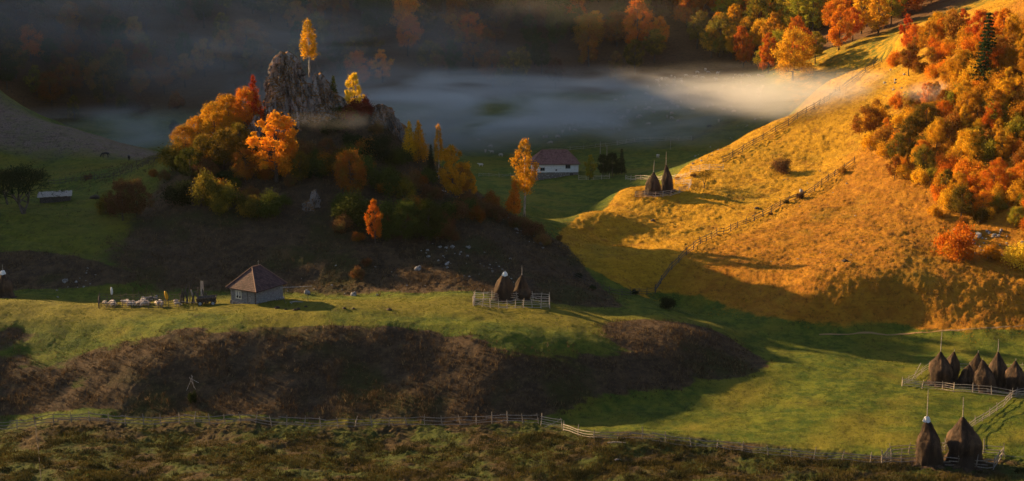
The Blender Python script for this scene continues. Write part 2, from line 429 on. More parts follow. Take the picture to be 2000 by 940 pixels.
def leaf_cloud(centres, radii, n, size, rg, squash=1.0, droop=0.0, shell=.55):
    centres, radii = np.array(centres, float), np.array(radii, float)
    w = radii ** 2; w /= w.sum()
    k = rg.choice(len(centres), n, p=w)
    d = rg.normal(size=(n, 3)); d /= np.linalg.norm(d, axis=1)[:, None]
    r = (shell + (1 - shell) * rg.random(n) ** .6) * (1 + .36 * rg.normal(size=n))
    p = centres[k] + d * (radii[k] * r)[:, None] * np.array([1, 1, squash])
    p[:, 2] -= droop * rg.random(n) * radii[k]
    # leaf planes: loosely facing outward
    nrm = d * .9 + rg.normal(size=(n, 3)) * .75; nrm /= np.linalg.norm(nrm, axis=1)[:, None]
    a = np.cross(nrm, rg.normal(size=(n, 3))); a /= np.linalg.norm(a, axis=1)[:, None]
    b = np.cross(nrm, a)
    s = size * (.55 + .9 * rg.random(n))[:, None]
    v = np.stack([p - a * s * .62, p - b * s * .38, p + a * s * .62, p + b * s * .38], 1).reshape(-1, 3)
    return v, rg.random(n) * .65 + .35 * rg.random(len(centres))[k]
def crown_mesh(name, v, tint):
    me = raw_mesh(name, v, np.arange(len(v)).reshape(-1, 4))
    attr(me, 'tint', tint, 'FACE')
    return me
def tree_proto(kind, seed):
    """(trunk mesh, crown mesh, height)"""
    rg = np.random.default_rng(seed * 13 + len(kind) * 7 + 1)
    g = Geo(); C, Rr = [], []
    def limb(p0, p1, r0, sides=5):
        p0, p1 = Vector(p0), Vector(p1)
        m = (p0 + p1) / 2 + Vector((rg.normal() * .2, rg.normal() * .2, -.08 * (p1 - p0).length))
        g.tube([p0, m, p1], [r0, r0 * .65, r0 * .25], sides, cap=False)
    if kind in ('round', 'oval', 'tall'):
        h, wd, low = {'round': (10, 4.3, .22), 'oval': (10, 2.9, .20), 'tall': (12, 3.6, .30)}[kind]
        lean = Vector((rg.normal() * .3, rg.normal() * .3, 0))
        top = Vector((0, 0, h * .86)) + lean
        g.tube([(0, 0, -.6), (0, 0, h * .15), Vector((0, 0, h * .5)) + lean * .5, top], [.26, .21, .13, .04], 7)
        nc = {'round': 46, 'oval': 36, 'tall': 48}[kind]
        for i in range(nc):
            t = (i + .5) / nc
            z = h * (low + (0.93 - low) * t)
            env = math.sin(math.pi * min(1, (t * .86 + .13))) ** .62 if kind != 'oval' else math.sin(math.pi * min(1, t * .74 + .24)) ** .8
            rr = wd * env * math.sqrt(rg.random() * .85 + .15) * (.82 + .4 * rg.random())
            a = i * 2.399963 + rg.normal() * .3
            c = Vector((math.cos(a) * rr, math.sin(a) * rr, z + rg.normal() * .3)) + lean * t
            C.append(c); Rr.append(wd * (.15 + .22 * rg.random()) * (1.05 - .3 * t))
            if i % 2 == 0:
                limb((lean.x * t * .5, lean.y * t * .5, z * .72), c, .09 * (1.2 - t))
        v, ti = leaf_cloud(C, Rr, {'round': 9500, 'oval': 7500, 'tall': 9500}[kind], .27, rg, .85, 0, .45)
    elif kind == 'bush':
        h = 4.0
        for i in range(17):
            a = i * 2.399963 + rg.normal() * .2; rr = 1.7 * math.sqrt((i + .5) / 17) * (.8 + .3 * rg.random())
            z = .5 + 2.6 * rg.random() * (1 - (rr / 2.6) ** 2)
            C.append((math.cos(a) * rr, math.sin(a) * rr, z)); Rr.append(.55 + .4 * rg.random())
            if i % 2 == 0:
                limb((rg.normal() * .12, rg.normal() * .12, -.3), C[-1], .055, 4)
        v, ti = leaf_cloud(C, Rr, 4200, .19, rg, 1.1, 0, .4)
    elif kind == 'birch':
        h = 12
        top = Vector((rg.normal() * .3, rg.normal() * .3, h * .97))
        g.tube([(0, 0, -.5), (.12, 0, h * .3), (.02, .08, h * .62), top], [.19, .15, .09, .02], 7)
        for i in range(30):
            t = (i + .5) / 30
            z = h * (.36 + .6 * t); rr = 1.75 * (math.sin(math.pi * (t * .80 + .17)) ** .8) * math.sqrt(.1 + .9 * rg.random())
            a = i * 2.399963 + rg.normal() * .4
            C.append((math.cos(a) * rr, math.sin(a) * rr, z)); Rr.append(.75 * (1.1 - .55 * t))
            if i % 2 == 0:
                limb((0, 0, z - .9), C[-1], .035, 4)
        v, ti = leaf_cloud(C, Rr, 3300, .25, rg, 1.25, .5, .2)
    elif kind == 'cone':
        h = 9
        g.tube([(0, 0, -.5), (0, 0, h * .5), (0, 0, h * .95)], [.16, .10, .02], 6)
        for i in range(30):
            t = (i + .5) / 30
            z = h * (.10 + .86 * t); rr = 1.5 * (1 - t) ** .75 * math.sin(min(1, t * 5 + .45) * math.pi / 2) * (.75 + .5 * rg.random())
            a = i * 2.399963
            C.append((math.cos(a) * rr, math.sin(a) * rr, z)); Rr.append(.35 + .62 * (1 - t) * (.8 + .4 * rg.random()))
            if i % 3 == 0:
                limb((0, 0, z - .3), C[-1], .03, 4)
        v, ti = leaf_cloud(C, Rr, 3800, .25, rg, 1.25, 0, .3)
    elif kind == 'spruce':
        h = 15
        g.tube([(0, 0, -.5), (0, 0, h * .5), (0, 0, h)], [.24, .14, .02], 6)
        vv, tt = [], []
        n_w = 20
        for w in range(n_w):
            t = w / n_w; z0 = h * (.10 + .88 * t); L_ = 2.9 * (1 - t) ** .85 + .2
            nb = 9 if t < .6 else 6
            for b in range(nb):
                a = 2 * math.pi * b / nb + w * .7 + rg.normal() * .12
                Lb = L_ * (.75 + .4 * rg.random())
                d = np.array([math.cos(a), math.sin(a), 0]); m_ = int(14 + 26 * (1 - t))
                q = rg.random(m_) ** .7
                p = np.array([0, 0, z0])[None] + d[None] * (q * Lb)[:, None] + np.array([0, 0, 1])[None] * (-.42 * Lb * q ** 1.3 + .25 * Lb * q ** 3)[:, None] + rg.normal(size=(m_, 3)) * np.array([.16, .16, .10])
                vq, tq = leaf_cloud([(0, 0, 0)], [.001], m_, .34, rg); vv.append(vq.reshape(m_, 4, 3) + p[:, None]); tt.append(tq)
                if b % 2 == 0:
                    g.tube([(0, 0, z0), tuple(d * Lb * .5 + np.array([0, 0, z0 - .15 * Lb])), tuple(d * Lb * .85 + np.array([0, 0, z0 - .26 * Lb]))], [.035, .022, .008], 3, cap=False)
        v, ti = np.concatenate(vv).reshape(-1, 3), np.concatenate(tt)
    elif kind == 'bare':
        h = 5.0
        tw = Geo()
        def grow(p, d, L_, r, depth):
            q = p + d * L_
            (g if depth < 2 else tw).tube([p, (p + q) / 2 + Vector(rg.normal(size=3)) * L_ * .06, q], [r, r * .8, r * .6], 4 if depth < 3 else 3, cap=False)
            if depth >= 6:
                return
            for k in range(3 if depth < 5 else 2):
                nd = (d + Vector(rg.normal(size=3)) * .48 + Vector((0, 0, .06))).normalized()
                grow(q, nd, L_ * (.70 + .16 * rg.random()), max(r * .6, .012), depth + 1)
        for s in range(3 if seed % 2 else 1):
            grow(Vector((rg.normal() * .1, rg.normal() * .1, -.3)), Vector((rg.normal() * .25, rg.normal() * .25, 1)).normalized(), 1.35, .13, 0)
        vq, ti = leaf_cloud([Vector(tw.v[i]) for i in rg.choice(len(tw.v), 260)], [.28] * 260, 1100, .10, rg)
        # twigs and the last few leaves are one crown
        n0 = len(tw.v); tw.add(vq, [tuple(range(i * 4, i * 4 + 4)) for i in range(len(vq) // 4)])
        me = tw.mesh('crown'); attr(me, 'tint', [.3] * len(me.polygons), 'FACE')
        return g.mesh('trunk'), me, 5.2
    return g.mesh('trunk', True), crown_mesh('crown', v, ti), h
PROTO = {}
def get_proto(kind, seed):
    if (kind, seed) not in PROTO:
        PROTO[kind, seed] = tree_proto(kind, seed)
    return PROTO[kind, seed]
VARIANTS = {'round': 4, 'oval': 3, 'tall': 3, 'bush': 4, 'birch': 2, 'cone': 2, 'spruce': 1, 'bare': 2}
NAME = {'round': 'broadleaf_tree', 'oval': 'broadleaf_tree', 'tall': 'broadleaf_tree', 'bush': 'bush', 'birch': 'birch_tree', 'cone': 'young_tree', 'spruce': 'spruce_tree', 'bare': 'bare_tree'}
TREES = []
_tree_n = [0]
def plant(kind, tone, loc, height, label, group=None, wide=1.0, seed=None, sink=0.0):
    _tree_n[0] += 1
    seed = seed if seed is not None else _tree_n[0] % VARIANTS[kind]
    tm, cm, h = get_proto(kind, seed)
    s = height / h
    t = thing(NAME[kind], label, 'bush' if kind == 'bush' else 'tree', (loc[0], loc[1], loc[2] - sink), R.random() * 6.28, group, (s * wide, s * wide, s))
    a = part('trunk', tm, t, BARK['birch' if kind == 'birch' else 'dark'])
    c = part('crown', cm, t, LEAF[tone])
    c.material_slots[0].link = 'OBJECT'; c.material_slots[0].material = LEAF[tone]
    TREES.append(t)
    return t
def plant_at(px, py, hpx, kind, tone, label, group=None, wide=1.0, seed=None, sink=0.0, Y=None):
    p = ground_at(px, py) if Y is None else Vector(along(px, py, Y))
    if Y is not None:
        p.z = float(gz(p.x, p.y))
    return plant(kind, tone, p, hpx * p.y / FPX, label, group, wide, seed, sink)
# ------------------------------------------------------------------ limestone
def rock_material():
    m, nt = new_mat('limestone')
    oc = objcoord(nt); L = nt.links
    geo = nt.nodes.new('ShaderNodeNewGeometry'); sep = nt.nodes.new('ShaderNodeSeparateXYZ'); L.new(geo.outputs['Normal'], sep.inputs[0])
    streak = noise(nt, 1.1, 6, .7, objcoord(nt, (1, 1, .28)), .6)
    fine = noise(nt, 4.5, 6, .75, oc)
    c = mixc(nt, maprange(nt, streak, .40, .58), (.035, .030, .029), (.27, .23, .22))
    c = mixc(nt, maprange(nt, fine, .5, .72), c, (.44, .39, .37))
    c = mixc(nt, maprange(nt, fine, .42, .28), c, (.05, .045, .04))
    grass = nt.nodes.new('ShaderNodeMath'); grass.operation = 'MULTIPLY_ADD'; L.new(fine, grass.inputs[0]); grass.inputs[1].default_value = .9; L.new(sep.outputs['Z'], grass.inputs[2])
    c = mixc(nt, maprange(nt, grass.outputs[0], .78, .96), c, (.17, .075, .018))
    principled(nt, c, .95, streak, .8, .5, .15)
    return m
ROCK = rock_material()
def pale_stone():
    m, nt = new_mat('pale_stone')
    c = mixc(nt, maprange(nt, noise(nt, 3, 5, .7, objcoord(nt)), .38, .6), (.09, .085, .08), (.36, .34, .33))
    principled(nt, c, .95, noise(nt, 5, 4, .7, objcoord(nt)), .7, .1)
    return m
STONE = pale_stone()
def crag_mesh(name, prof, cy, depth, seed, rings=110, segs=190, rough_=1.0):
    """prof: list of (z, x_left, x_right), bottom to top; a craggy tower with cracks, ledges and an uneven top"""
    zs, xl, xr = (np.array(q, float) for q in zip(*prof))
    z = np.linspace(zs[0], zs[-1], rings)
    l, r = np.interp(z, zs, xl), np.interp(z, zs, xr)
    th = np.linspace(0, 2 * np.pi, segs, endpoint=False)
    T, Zg = np.meshgrid(th, z)
    cx, hw = ((l + r) / 2)[:, None], ((r - l) / 2)[:, None]
    hd = np.interp(z, [zs[0], zs[-1]], [depth, depth * .32])[:, None]
    sup = (np.abs(np.cos(T)) ** 3 + np.abs(np.sin(T)) ** 3) ** (-1 / 3)
    ax, ay = T * 0, T * 0
    # arc-like coordinates for cracks running down the faces
    px_, py_ = cx + hw * sup * np.cos(T), cy + hd * sup * np.sin(T)
    crack = -np.abs(fbm(px_ * .55 + py_ * .45 + seed, Zg * .10 + py_ * .3, 4)) * 2.0
    blocks = .8 * np.round(1.6 * fbm(px_ * .22 + seed * 3, py_ * .22 + Zg * .20, 3)) / 1.6
    ledge = .45 * np.round(2 * fbm(Zg * .5 + seed, px_ * .12 + py_ * .12, 2)) / 2
    fine = .28 * fbm(px_ * 1.7 + Zg * .9, py_ * 1.7 - Zg * 1.3, 3) + .10 * rng.normal(size=T.shape)
    k = (crack + blocks + ledge + fine) * rough_ * np.minimum(1, hw / 2.2)
    x = px_ + k * np.cos(T); y = py_ + k * np.sin(T)
    zz = Zg + (.5 + .5 * (Zg > zs[-1] - 4)) * rough_ * fbm(px_ * .5, py_ * .5 + seed, 3)
    v = np.stack([x, y, zz], -1).reshape(-1, 3)
    top = [[float(x[-1].mean()), float(y[-1].mean()), float(zz[-1].mean()) + .2]]
    v = np.concatenate([v, top])
    i = np.arange(rings * segs).reshape(rings, segs); j = np.roll(i, -1, axis=1)
    q = np.stack([i[:-1], j[:-1], j[1:], i[1:]], -1).reshape(-1, 4)
    tp = np.stack([i[-1], j[-1], np.full(segs, len(v) - 1), np.full(segs, len(v) - 1)], -1)[:, :3]
    me = bpy.data.meshes.new(name)
    me.from_pydata(v.tolist(), [], q.tolist() + tp.tolist()); me.update()
    me.materials.append(ROCK)
    return me
def P(px, py, Y): return along(px, py, Y)
def prof_px(rows, Y):
    """outline rows (row, left column, right column) at distance Y -> heights and widths in metres"""
    return [(P(l, r, Y)[2], P(l, r, Y)[0], P(rr, r, Y)[0]) for r, l, rr in rows]
def crag(rows, Y, depth, seed, label, rough_=1.0, name='rock_crag', segs=190, rings=110):
    pr = prof_px(rows, Y)
    cx = (pr[0][1] + pr[0][2]) / 2; base = Vector((cx, Y, pr[0][0]))
    me = crag_mesh('rock_face', pr, Y, depth, seed, rings, segs, rough_)
    me.transform(Matrix.Translation(-base))
    return thing(name, label, 'rock', base, mesh=me)
crag([(330,500,640),(250,512,622),(200,513,625),(165,514,616),(148,518,604),(133,527,592),(120,537,582),(108,548,568)], 297, 6.5, 3, 'tall limestone crag crowning the central hill, its top capped with orange grass')
crag([(330,595,712),(250,602,702),(218,604,690),(198,606,676),(180,608,660),(163,610,642),(148,612,628)], 298, 5, 9, 'dark rocky shoulder stepping down right of the summit crag')
crag([(340,700,822),(290,708,814),(262,716,800),(240,722,786),(222,728,770),(208,732,752)], 297, 4.5, 14, 'grey limestone outcrop on the right shoulder of the central hill', .8)
crag([(330,478,512),(300,484,512),(260,484,512),(235,490,512),(222,498,510)], 293, 3, 21, 'narrow pale rock buttress at the left foot of the summit crag', .5, segs=110, rings=70)
crag([(470,604,652),(446,596,646),(428,590,634),(405,590,628),(390,600,634),(374,608,622)], 268.5, 1.4, 27, 'isolated pale rock face low on the front of the central hill', .75, segs=110, rings=70)
crag([(345,796,826),(325,798,822),(300,800,816),(284,803,812)], 294, 2, 33, 'small rock rib below the right shoulder outcrop', .4, segs=80, rings=50)
crag([(322,-22,50),(305,-15,44),(288,-8,30),(276,-2,12)], 352, 3, 37, 'pale bluish rocks on the slope at the left edge', .6, segs=90, rings=50)
def stone_mesh(seed):
    import bmesh
    bm = bmesh.new(); bmesh.ops.create_icosphere(bm, subdivisions=2, radius=.5)
    rg = np.random.default_rng(seed)
    cuts = [(Vector(rg.normal(size=3)).normalized(), .28 + .15 * rg.random()) for _ in range(7)]
    for v in bm.verts:
        for n_, d_ in cuts:
            k = v.co.dot(n_) - d_
            if k > 0: v.co -= n_ * k
        v.co *= 1 + .10 * rg.normal()
        v.co.z *= .8
    me = bpy.data.meshes.new('stone'); bm.to_mesh(me); bm.free(); me.materials.append(STONE); return me
STONES = [stone_mesh(i) for i in range(6)]
def stone(px, py, size_px, label, group, tall=1.0):
    p = ground_at(px, py)
    s = size_px * p.y / FPX
    o = thing('boulder', label, 'rock', (p.x, p.y, p.z + .12 * s), R.random() * 6.28, group, (s * (.8 + .5 * R.random()), s * (.8 + .4 * R.random()), s * tall * (.8 + .6 * R.random())), mesh=R.choice(STONES))
    o.rotation_euler.x = R.uniform(-.3, .3)
for n_, (x0, y0, x1, y1, spread, lab) in {
    34: (985, 432, 1062, 478, 8, 'white stone in the broken line down the right ridge of the central hill'),
    46: (820, 480, 1010, 540, 18, 'small pale stone scattered on the dark right flank of the central hill'),
    22: (560, 570, 880, 540, 18, 'pale stone at the dark foot of the hill right of the hut'),
    13: (110, 575, 182, 535, 9, 'pale stone in the brown hollow behind the left haystack'),
    9: (855, 345, 890, 385, 7, 'pale rock showing on the ridge under the golden trees'),
    20: (1340, 330, 1500, 215, 7, 'pale stone along the bank above the far pasture')}.items():
    for i in range(n_):
        t = R.random(); sz = R.choice((2.5, 3, 4, 5, 8) if n_ not in (20, 22) else (2, 3, 4))
        stone(x0 + (x1 - x0) * t + R.gauss(0, spread * .6), y0 + (y1 - y0) * t + R.gauss(0, spread), sz * 1.15, lab, lab.split(' ', 2)[2] if False else 'pale stones ' + lab.split('stone' if 'stone' in lab else 'rock', 1)[1].strip())
for px, py, s, lab in ((816,527,16,'large upright white rock on the slope left of the fenced haystacks'), (690,578,13,'white rock at the hill foot, highest of those between hut and haystacks'), (600,574,12,'white rock beneath the end of the pole rail by the hut'),
                       (128,552,12,'largest grey rock in the brown hollow behind the sheep pen'), (1565,375,9,'dark stone lying on the lit slope below the round bush'), (1910,462,16,'grey block at the top of the scree below the right woods')):
    stone(px, py, s, lab, None, 1.3)
for i in range(40):
    stone(1925 + R.gauss(0, 28), 478 + R.gauss(0, 16), R.choice((4, 5, 7, 9)), 'grey block in the shadowed scree at the right edge', 'scree blocks at the right edge')
for i in range(26):
    stone(R.uniform(1480, 1700), R.uniform(330, 520), R.choice((2, 3, 4)), 'small stone lying in the golden grass of the right slope', 'small stones on the right slope')
for i in range(14):
    stone(1745 + R.gauss(0, 18), 165 + R.gauss(0, 26), R.choice((3, 4, 6)), 'pale rock outcropping beside the upper fence', 'pale rocks beside the upper fence')
# ------------------------------------------------------------------ trees one can point at
W = plant_at
W(604, 152, 110, 'birch', 'golden', 'tall thin golden birch standing alone on top of the crag', wide=1.05, seed=0, Y=301)
TREES[-1].location.z = float(along(604, 146, 301)[2])
for px, py, h, k, t, lab, w in [
 (497,250,104,'cone','red','slim red-topped tree against the left wall of the crag',.75),
 (480,254,84,'round','orange','orange round tree next to the crag, upper end of the lit row',.8),
 (448,262,76,'round','golden','golden tree second below the crag in the lit row',.95),
 (420,276,74,'round','golden','golden tree in the middle of the lit row on the hill left of the crag',1.0),
 (392,290,66,'round','golden','golden dull-topped tree lower in the lit row left of the crag',1.0),
 (364,306,64,'round','rust','rusty tree at the lower end of the lit row',1.0),
 (344,326,56,'bush','olive','rounded olive shrub at the far left end of the wooded hill',1.2),
 (400,330,66,'round','olive','olive tree beneath the lit golden row',1.0),(438,330,80,'round','olive','olive tree with golden top below the crag left side',1.0),
 (372,352,66,'round','green','dark tree at the left foot of the wooded slope',1.0),(468,300,60,'round','olive','shaded tree under the orange tree beside the crag',1.0),
 (404,400,72,'bush','olive','yellowish olive bush in front of the wooded slope, left one of the pair',.85),(434,404,76,'bush','olive','taller yellowish olive bush, right one of the pair',.8),
 (480,356,68,'round','rust','rounded rusty tree left of the big orange tree',.85),(540,356,146,'oval','orange','big bright orange tree in front of the crag',1.12),
 (560,356,92,'round','orange','lower orange tree merging into the big orange tree on its right',.7),
 (490,424,62,'bush','olive','olive bush below the rusty rounded tree',.9),(350,400,56,'bush','dark green','dark bush at the left edge of the wooded slope',1.1),
 (524,420,60,'bush','green','dark bush under the orange tree',1.0),(586,360,62,'round','olive','shaded olive tree right of the big orange tree',.8),
 (600,305,40,'bush','brown','brown bush against the foot of the crag',1.0),(640,318,50,'round','brown','brown tree below the dark rocky shoulder',.9),
 (620,345,50,'bush','green','dark green bush above the isolated rock face',1.1),(660,345,60,'bush','olive','olive bush left of the rusty dome tree',1.0),
 (686,386,96,'round','rust','rusty dome-shaped tree in the middle of the hill front',.78),(710,345,50,'bush','green','dark bush behind the rusty dome tree',1.0),
 (672,420,56,'bush','green','dark green bush right of the isolated rock face',1.0),(700,440,70,'bush','green','dark green bush beneath the rusty dome tree',1.1),
 (733,476,92,'oval','orange','small upright orange tree low on the hill front',.62),
 (765,440,66,'bush','green','green bush right of the upright orange tree',1.0),(792,474,80,'round','green','broad green tree low on the hill front',.9),
 (836,476,84,'round','green','broad green tree, rightmost of the low green group',.95),(816,430,60,'bush','olive','olive bush above the low green group',1.1),
 (860,440,58,'bush','green','dark bush on the right flank below the ridge',1.1),(890,430,50,'bush','brown','brown bush on the right flank below the golden trees',1.1),
 (760,380,56,'bush','green','dark bush in the middle of the right flank',1.2),(800,370,50,'bush','brown','brown bush under the small rock rib',1.1),
 (735,310,56,'bush','dark green','dark scrub left of the right shoulder outcrop',1.2),(775,325,48,'bush','green','dark scrub below the right shoulder outcrop',1.2),
 (640,205,26,'bush','brown','dark scrub growing on the crag shoulder, highest clump',1.2),(662,222,28,'bush','green','dark scrub growing on the crag shoulder, middle clump',1.2),(684,232,28,'bush','olive','dark scrub growing on the crag shoulder, lowest clump',1.2),(650,262,36,'bush','dark green','dark scrub filling the foot of the crag shoulder',1.3),(735,262,26,'bush','brown','brown scrub left above the right shoulder outcrop',1.2),(690,285,34,'bush','dark green','dark scrub between crag shoulder and outcrop',1.2),
 (693,222,80,'oval','yellow','yellow-topped tree on the skyline right of the crag',.75),(690,232,46,'bush','maroon','dark red bush beneath the yellow skyline tree',1.0),
 (714,230,42,'bush','maroon','dark red bush right of the yellow skyline tree',.9),(652,214,66,'cone','green','thin dark green tree on the skyline beside the crag shoulder',.8),
 (800,306,72,'cone','golden','short golden tree behind the right ridge, nearest the outcrop',.9),(818,318,84,'cone','golden','pale orange pointed tree behind the right ridge',1.0),
 (842,346,66,'spruce','dark green','slim dark conifer behind the right ridge',.8),(857,350,112,'birch','golden','sparse pale birch rising over the right ridge',.6),
 (884,388,112,'oval','golden','golden teardrop-shaped tree on the right ridge',.85),(902,384,66,'round','rust','rusty rounded tree leaning on the golden teardrop tree',.7),
 (921,386,50,'oval','golden','small dull gold tree at the end of the ridge group',.8),
 (1004,420,66,'cone','orange','glowing orange cone-shaped tree below the tall birch',1.1),(1024,424,162,'birch','golden','tall pale gold birch with a white trunk left of the white house',.95),
 (945,420,36,'bush','brown','brown bush on the ridge left of the glowing orange tree',1.2),(975,432,34,'bush','brown','brown bush on the ridge just left of the glowing orange tree',1.2),
 (1012,446,36,'bush','brown','brown bush at the foot of the glowing orange tree',1.2),(1040,462,38,'bush','brown','brown bush lower on the right ridge',1.2),(1060,480,34,'bush','brown','lowest brown bush on the right ridge',1.1),
 (960,410,40,'bush','rust','rusty bush on the ridge between golden and glowing trees',1.0),
 (1152,352,52,'oval','light green','slim yellow-green tree right of the white house',.75),(1196,346,50,'round','dark green','dark tree in the mist right of the yellow-green tree',.7),(1178,345,44,'round','dark green','dark tree in the mist beside the yellow-green tree',.7),
 (1214,340,52,'spruce','dark green','dark spruce in the mist behind the haystacks',1.0),(1050,345,20,'bush','dark green','dark low bush against the front wall of the white house',1.1),
 (240,432,84,'round','brown','dark brown leafy tree on the green slope left of the hill',.85),(268,425,76,'round','brown','dark brown tree crowding the hill side of the slope tree',.8),(207,418,42,'bush','olive','small olive bush left of the dark slope trees',1.0),
 (172,352,16,'bush','brown','small brown bush at the fence behind the slope',1.0),(232,395,22,'bush','brown','small brown bush above the slope trees',1.0),
 (146,236,52,'oval','olive','lone dull gold tree at the edge of the far forest',.8),(345,262,28,'bush','dark green','dark bush in the far valley left of the hill',1.0),
 (1302,603,34,'bush','dark green','solitary dark round bush in the valley floor',.9),
 (1525,337,34,'bush','brown','solitary brown round bush on the lit slope',1.15),(1748,128,36,'bush','orange','orange bush beside the top of the upper fence',1.0),
 (1712,218,26,'bush','rust','low rusty bush in the mist below the upper fence',1.0),(376,788,34,'bush','dark green','dark bush on the brown bank above the front fence',.5),
 ]:
    W(px, py, h, k, t, lab, wide=w)
W(46, 418, 112, 'bare', 'dark green', 'large bare dark tree on the left with a many-stemmed crown', wide=1.25, seed=1)
W(15, 400, 80, 'bare', 'dark green', 'smaller bare tree behind the large bare one at the left edge', wide=1.1, seed=1)
W(1375, 369, 40, 'bare', 'olive', 'small wide-crowned tree standing right of the two slope haystacks', wide=1.35, seed=0)

def in_poly(x, y, poly):
    c = False
    for i in range(len(poly)):
        (x1, y1), (x2, y2) = poly[i - 1], poly[i]
        if (y1 > y) != (y2 > y) and x < (x2 - x1) * (y - y1) / (y2 - y1) + x1:
            c = not c
    return c
def scatter(poly, n, min_px, choose):
    """bases spread over a patch of land, none nearer than min_px times its own size to the last"""
    xs, ys = [p[0] for p in poly], [p[1] for p in poly]
    got, tries = [], 0
    while len(got) < n and tries < n * 60:
        tries += 1
        x, y = R.uniform(min(xs), max(xs)), R.uniform(min(ys), max(ys))
        if in_poly(x, y, poly) and all((x - a) ** 2 + ((y - b) * 1.6) ** 2 > min_px ** 2 for a, b in got):
            got.append((x, y)); choose(x, y)
# woods on the right slope
PL = lambda w_: w_ + ('es' if w_.endswith('bush') else 's')
def SIZE(h, k):
    a, b = (33, 41) if k == 'bush' else (48, 58)
    return 'small' if h < a else 'mid-sized' if h < b else 'large'
def right_wood(x, y):
    q = R.random()
    tone = 'orange' if q < .20 else 'golden' if q < .58 else 'rust' if q < .84 else 'light green' if q < .94 else 'olive'
    if y < 160 and R.random() < .3: tone = R.choice(('orange', 'red', 'golden'))
    k = R.choice(('bush', 'bush', 'bush', 'bush', 'oval', 'round')) if y > 250 else R.choice(('oval', 'round', 'tall', 'bush', 'bush', 'bush'))
    edge = 'at the edge of' if (x < 1790 or (x < 1880 and y > 350)) else 'inside'
    h = R.uniform(38, 66) if k != 'bush' else R.uniform(28, 56)
    zone = ('beside the scree' if y > 390 and x > 1840 else 'down the lower edge' if y > 330 and x < 1840 else 'below the bluish wisp' if x > 1840 and y < 290 and y > 200 else 'midway below the spruce' if x > 1840 and y > 200 else 'over the middle fence end' if y > 260 else 'by the pale rocks' if y > 160 else 'left of the spruce' if x < 1900 and y > 100 else 'right of the spruce' if x >= 1900 and y > 100 else 'high above the spruce')
    word = 'leafy bush' if k == 'bush' else {'oval': 'narrow tree', 'round': 'rounded tree', 'tall': 'tall tree'}[k]
    plant_at(x, y, h, k, tone, f'{SIZE(h, k)} {tone} {word} {edge} the right-hand woods, {zone}'.replace('the right-hand woods', 'right woods'), f'{SIZE(h, k)} {tone} {PL(word)} {edge} the right-hand woods {zone}', wide=R.uniform(.75, 1.05))
scatter([(1765,95),(1800,60),(2060,60),(2060,470),(1990,470),(1975,455),(1880,440),(1865,500),(1838,455),(1800,420),(1775,375),(1690,318),(1688,240),(1730,205),(1850,210),(1840,150),(1770,160)], 215, 16, right_wood)
W(1923, 172, 150, 'spruce', 'dark green', 'tall dark spruce towering over the right-hand woods', wide=1.0)
W(1868, 505, 84, 'bush', 'orange', 'large orange bush left of the scree at the right edge', wide=.85)
W(1990, 520, 62, 'bush', 'yellow', 'yellow bush right of the scree, lowest at the frame edge', wide=1.0)
W(1938, 508, 40, 'bush', 'golden', 'small golden bush in front of the scree', wide=.9)
# woods behind the pasture, upper right
def back_right(x, y):
    q = R.random()
    tone = ('golden' if q < .42 else 'orange' if q < .66 else 'red' if q < .74 else 'light green') if x > 1500 or y > 95 else ('orange' if q < .42 else 'red' if q < .60 else 'light green' if q < .72 else 'golden' if q < .86 else 'rust')
    k = R.choice(('round', 'round', 'tall', 'oval'))
    word = {'oval': 'narrow tree', 'round': 'rounded tree', 'tall': 'tall tree'}[k]
    h = R.uniform(62, 92)
    zone = ('high over the rising grass strip' if y < 30 else 'above the rising grass strip') if x > 1600 else ('behind the big corner tree' if x > 1500 else 'behind the sheep pasture') + (', front row' if y > 85 else ', upper row' if y < 20 else ', middle row')
    size = 'small' if h < 72 else 'mid-sized' if h < 82 else 'large'
    plant_at(x, y, h, k, tone, f'{size} {tone} {word} of the sunlit wood {zone}'.replace('mid-sized', 'medium'), f'{size} {tone} {PL(word)} {zone}', wide=R.uniform(.8, 1.0))
scatter([(1330,0),(1390,118),(1530,152),(1575,140),(1640,100),(1700,82),(1745,62),(1810,10),(1830,0)], 50, 27, back_right)
for px, py, h, k, t, lab in [(1548,158,104,'round','golden','big golden tree at the lower corner where wood meets grass'),(1452,132,84,'oval','orange','orange oval tree standing before the sunlit wood'),(1405,112,80,'round','light green','yellow-green tree at the dark corner of the sunlit wood'),
                              (1245,110,112,'tall','orange','bright orange tree catching sun amid the dark back forest'),(1128,60,74,'tall','red','red sunlit tree near the top edge over the dark forest'),(1500,140,60,'round','light green','green tree between the orange oval tree and the big golden tree')]:
    W(px, py, h, k, t, lab, wide=.85)
# the shaded forest behind
def back_forest(x, y):
    q = R.random()
    tone = 'brown' if q < .34 else 'rust' if q < .58 else 'olive' if q < .80 else 'green' if q < .95 else 'orange'
    k = R.choice(('round', 'tall', 'tall', 'oval')) if y < 200 else R.choice(('bush', 'round', 'oval'))
    word = {'oval': 'narrow tree', 'round': 'rounded tree', 'tall': 'tall tree', 'bush': 'low bush'}[k]
    zone = ('over the left hill' if x < 120 else 'above the lone dull gold tree' if x < 260 else 'over the far left valley' if x < 400 else 'behind the lit tree row' if x < 520 else 'behind the crag'
            if x < 640 else 'right of the summit birch' if x < 760 else 'above the pale birch ridge' if x < 900 else 'far above the white house' if x < 1120 else 'beyond the mist and flock')
    row = 'lowest' if y > 165 else 'middle' if y > 60 else 'upper'
    h = R.uniform(58, 84) if k != 'bush' else R.uniform(26, 38)
    plant_at(x, y, h, k, tone, f'shaded {tone} {word} {zone}, {row} forest rows', f'shaded {tone} {PL(word)} {zone}, {row} rows', wide=R.uniform(.85, 1.1))
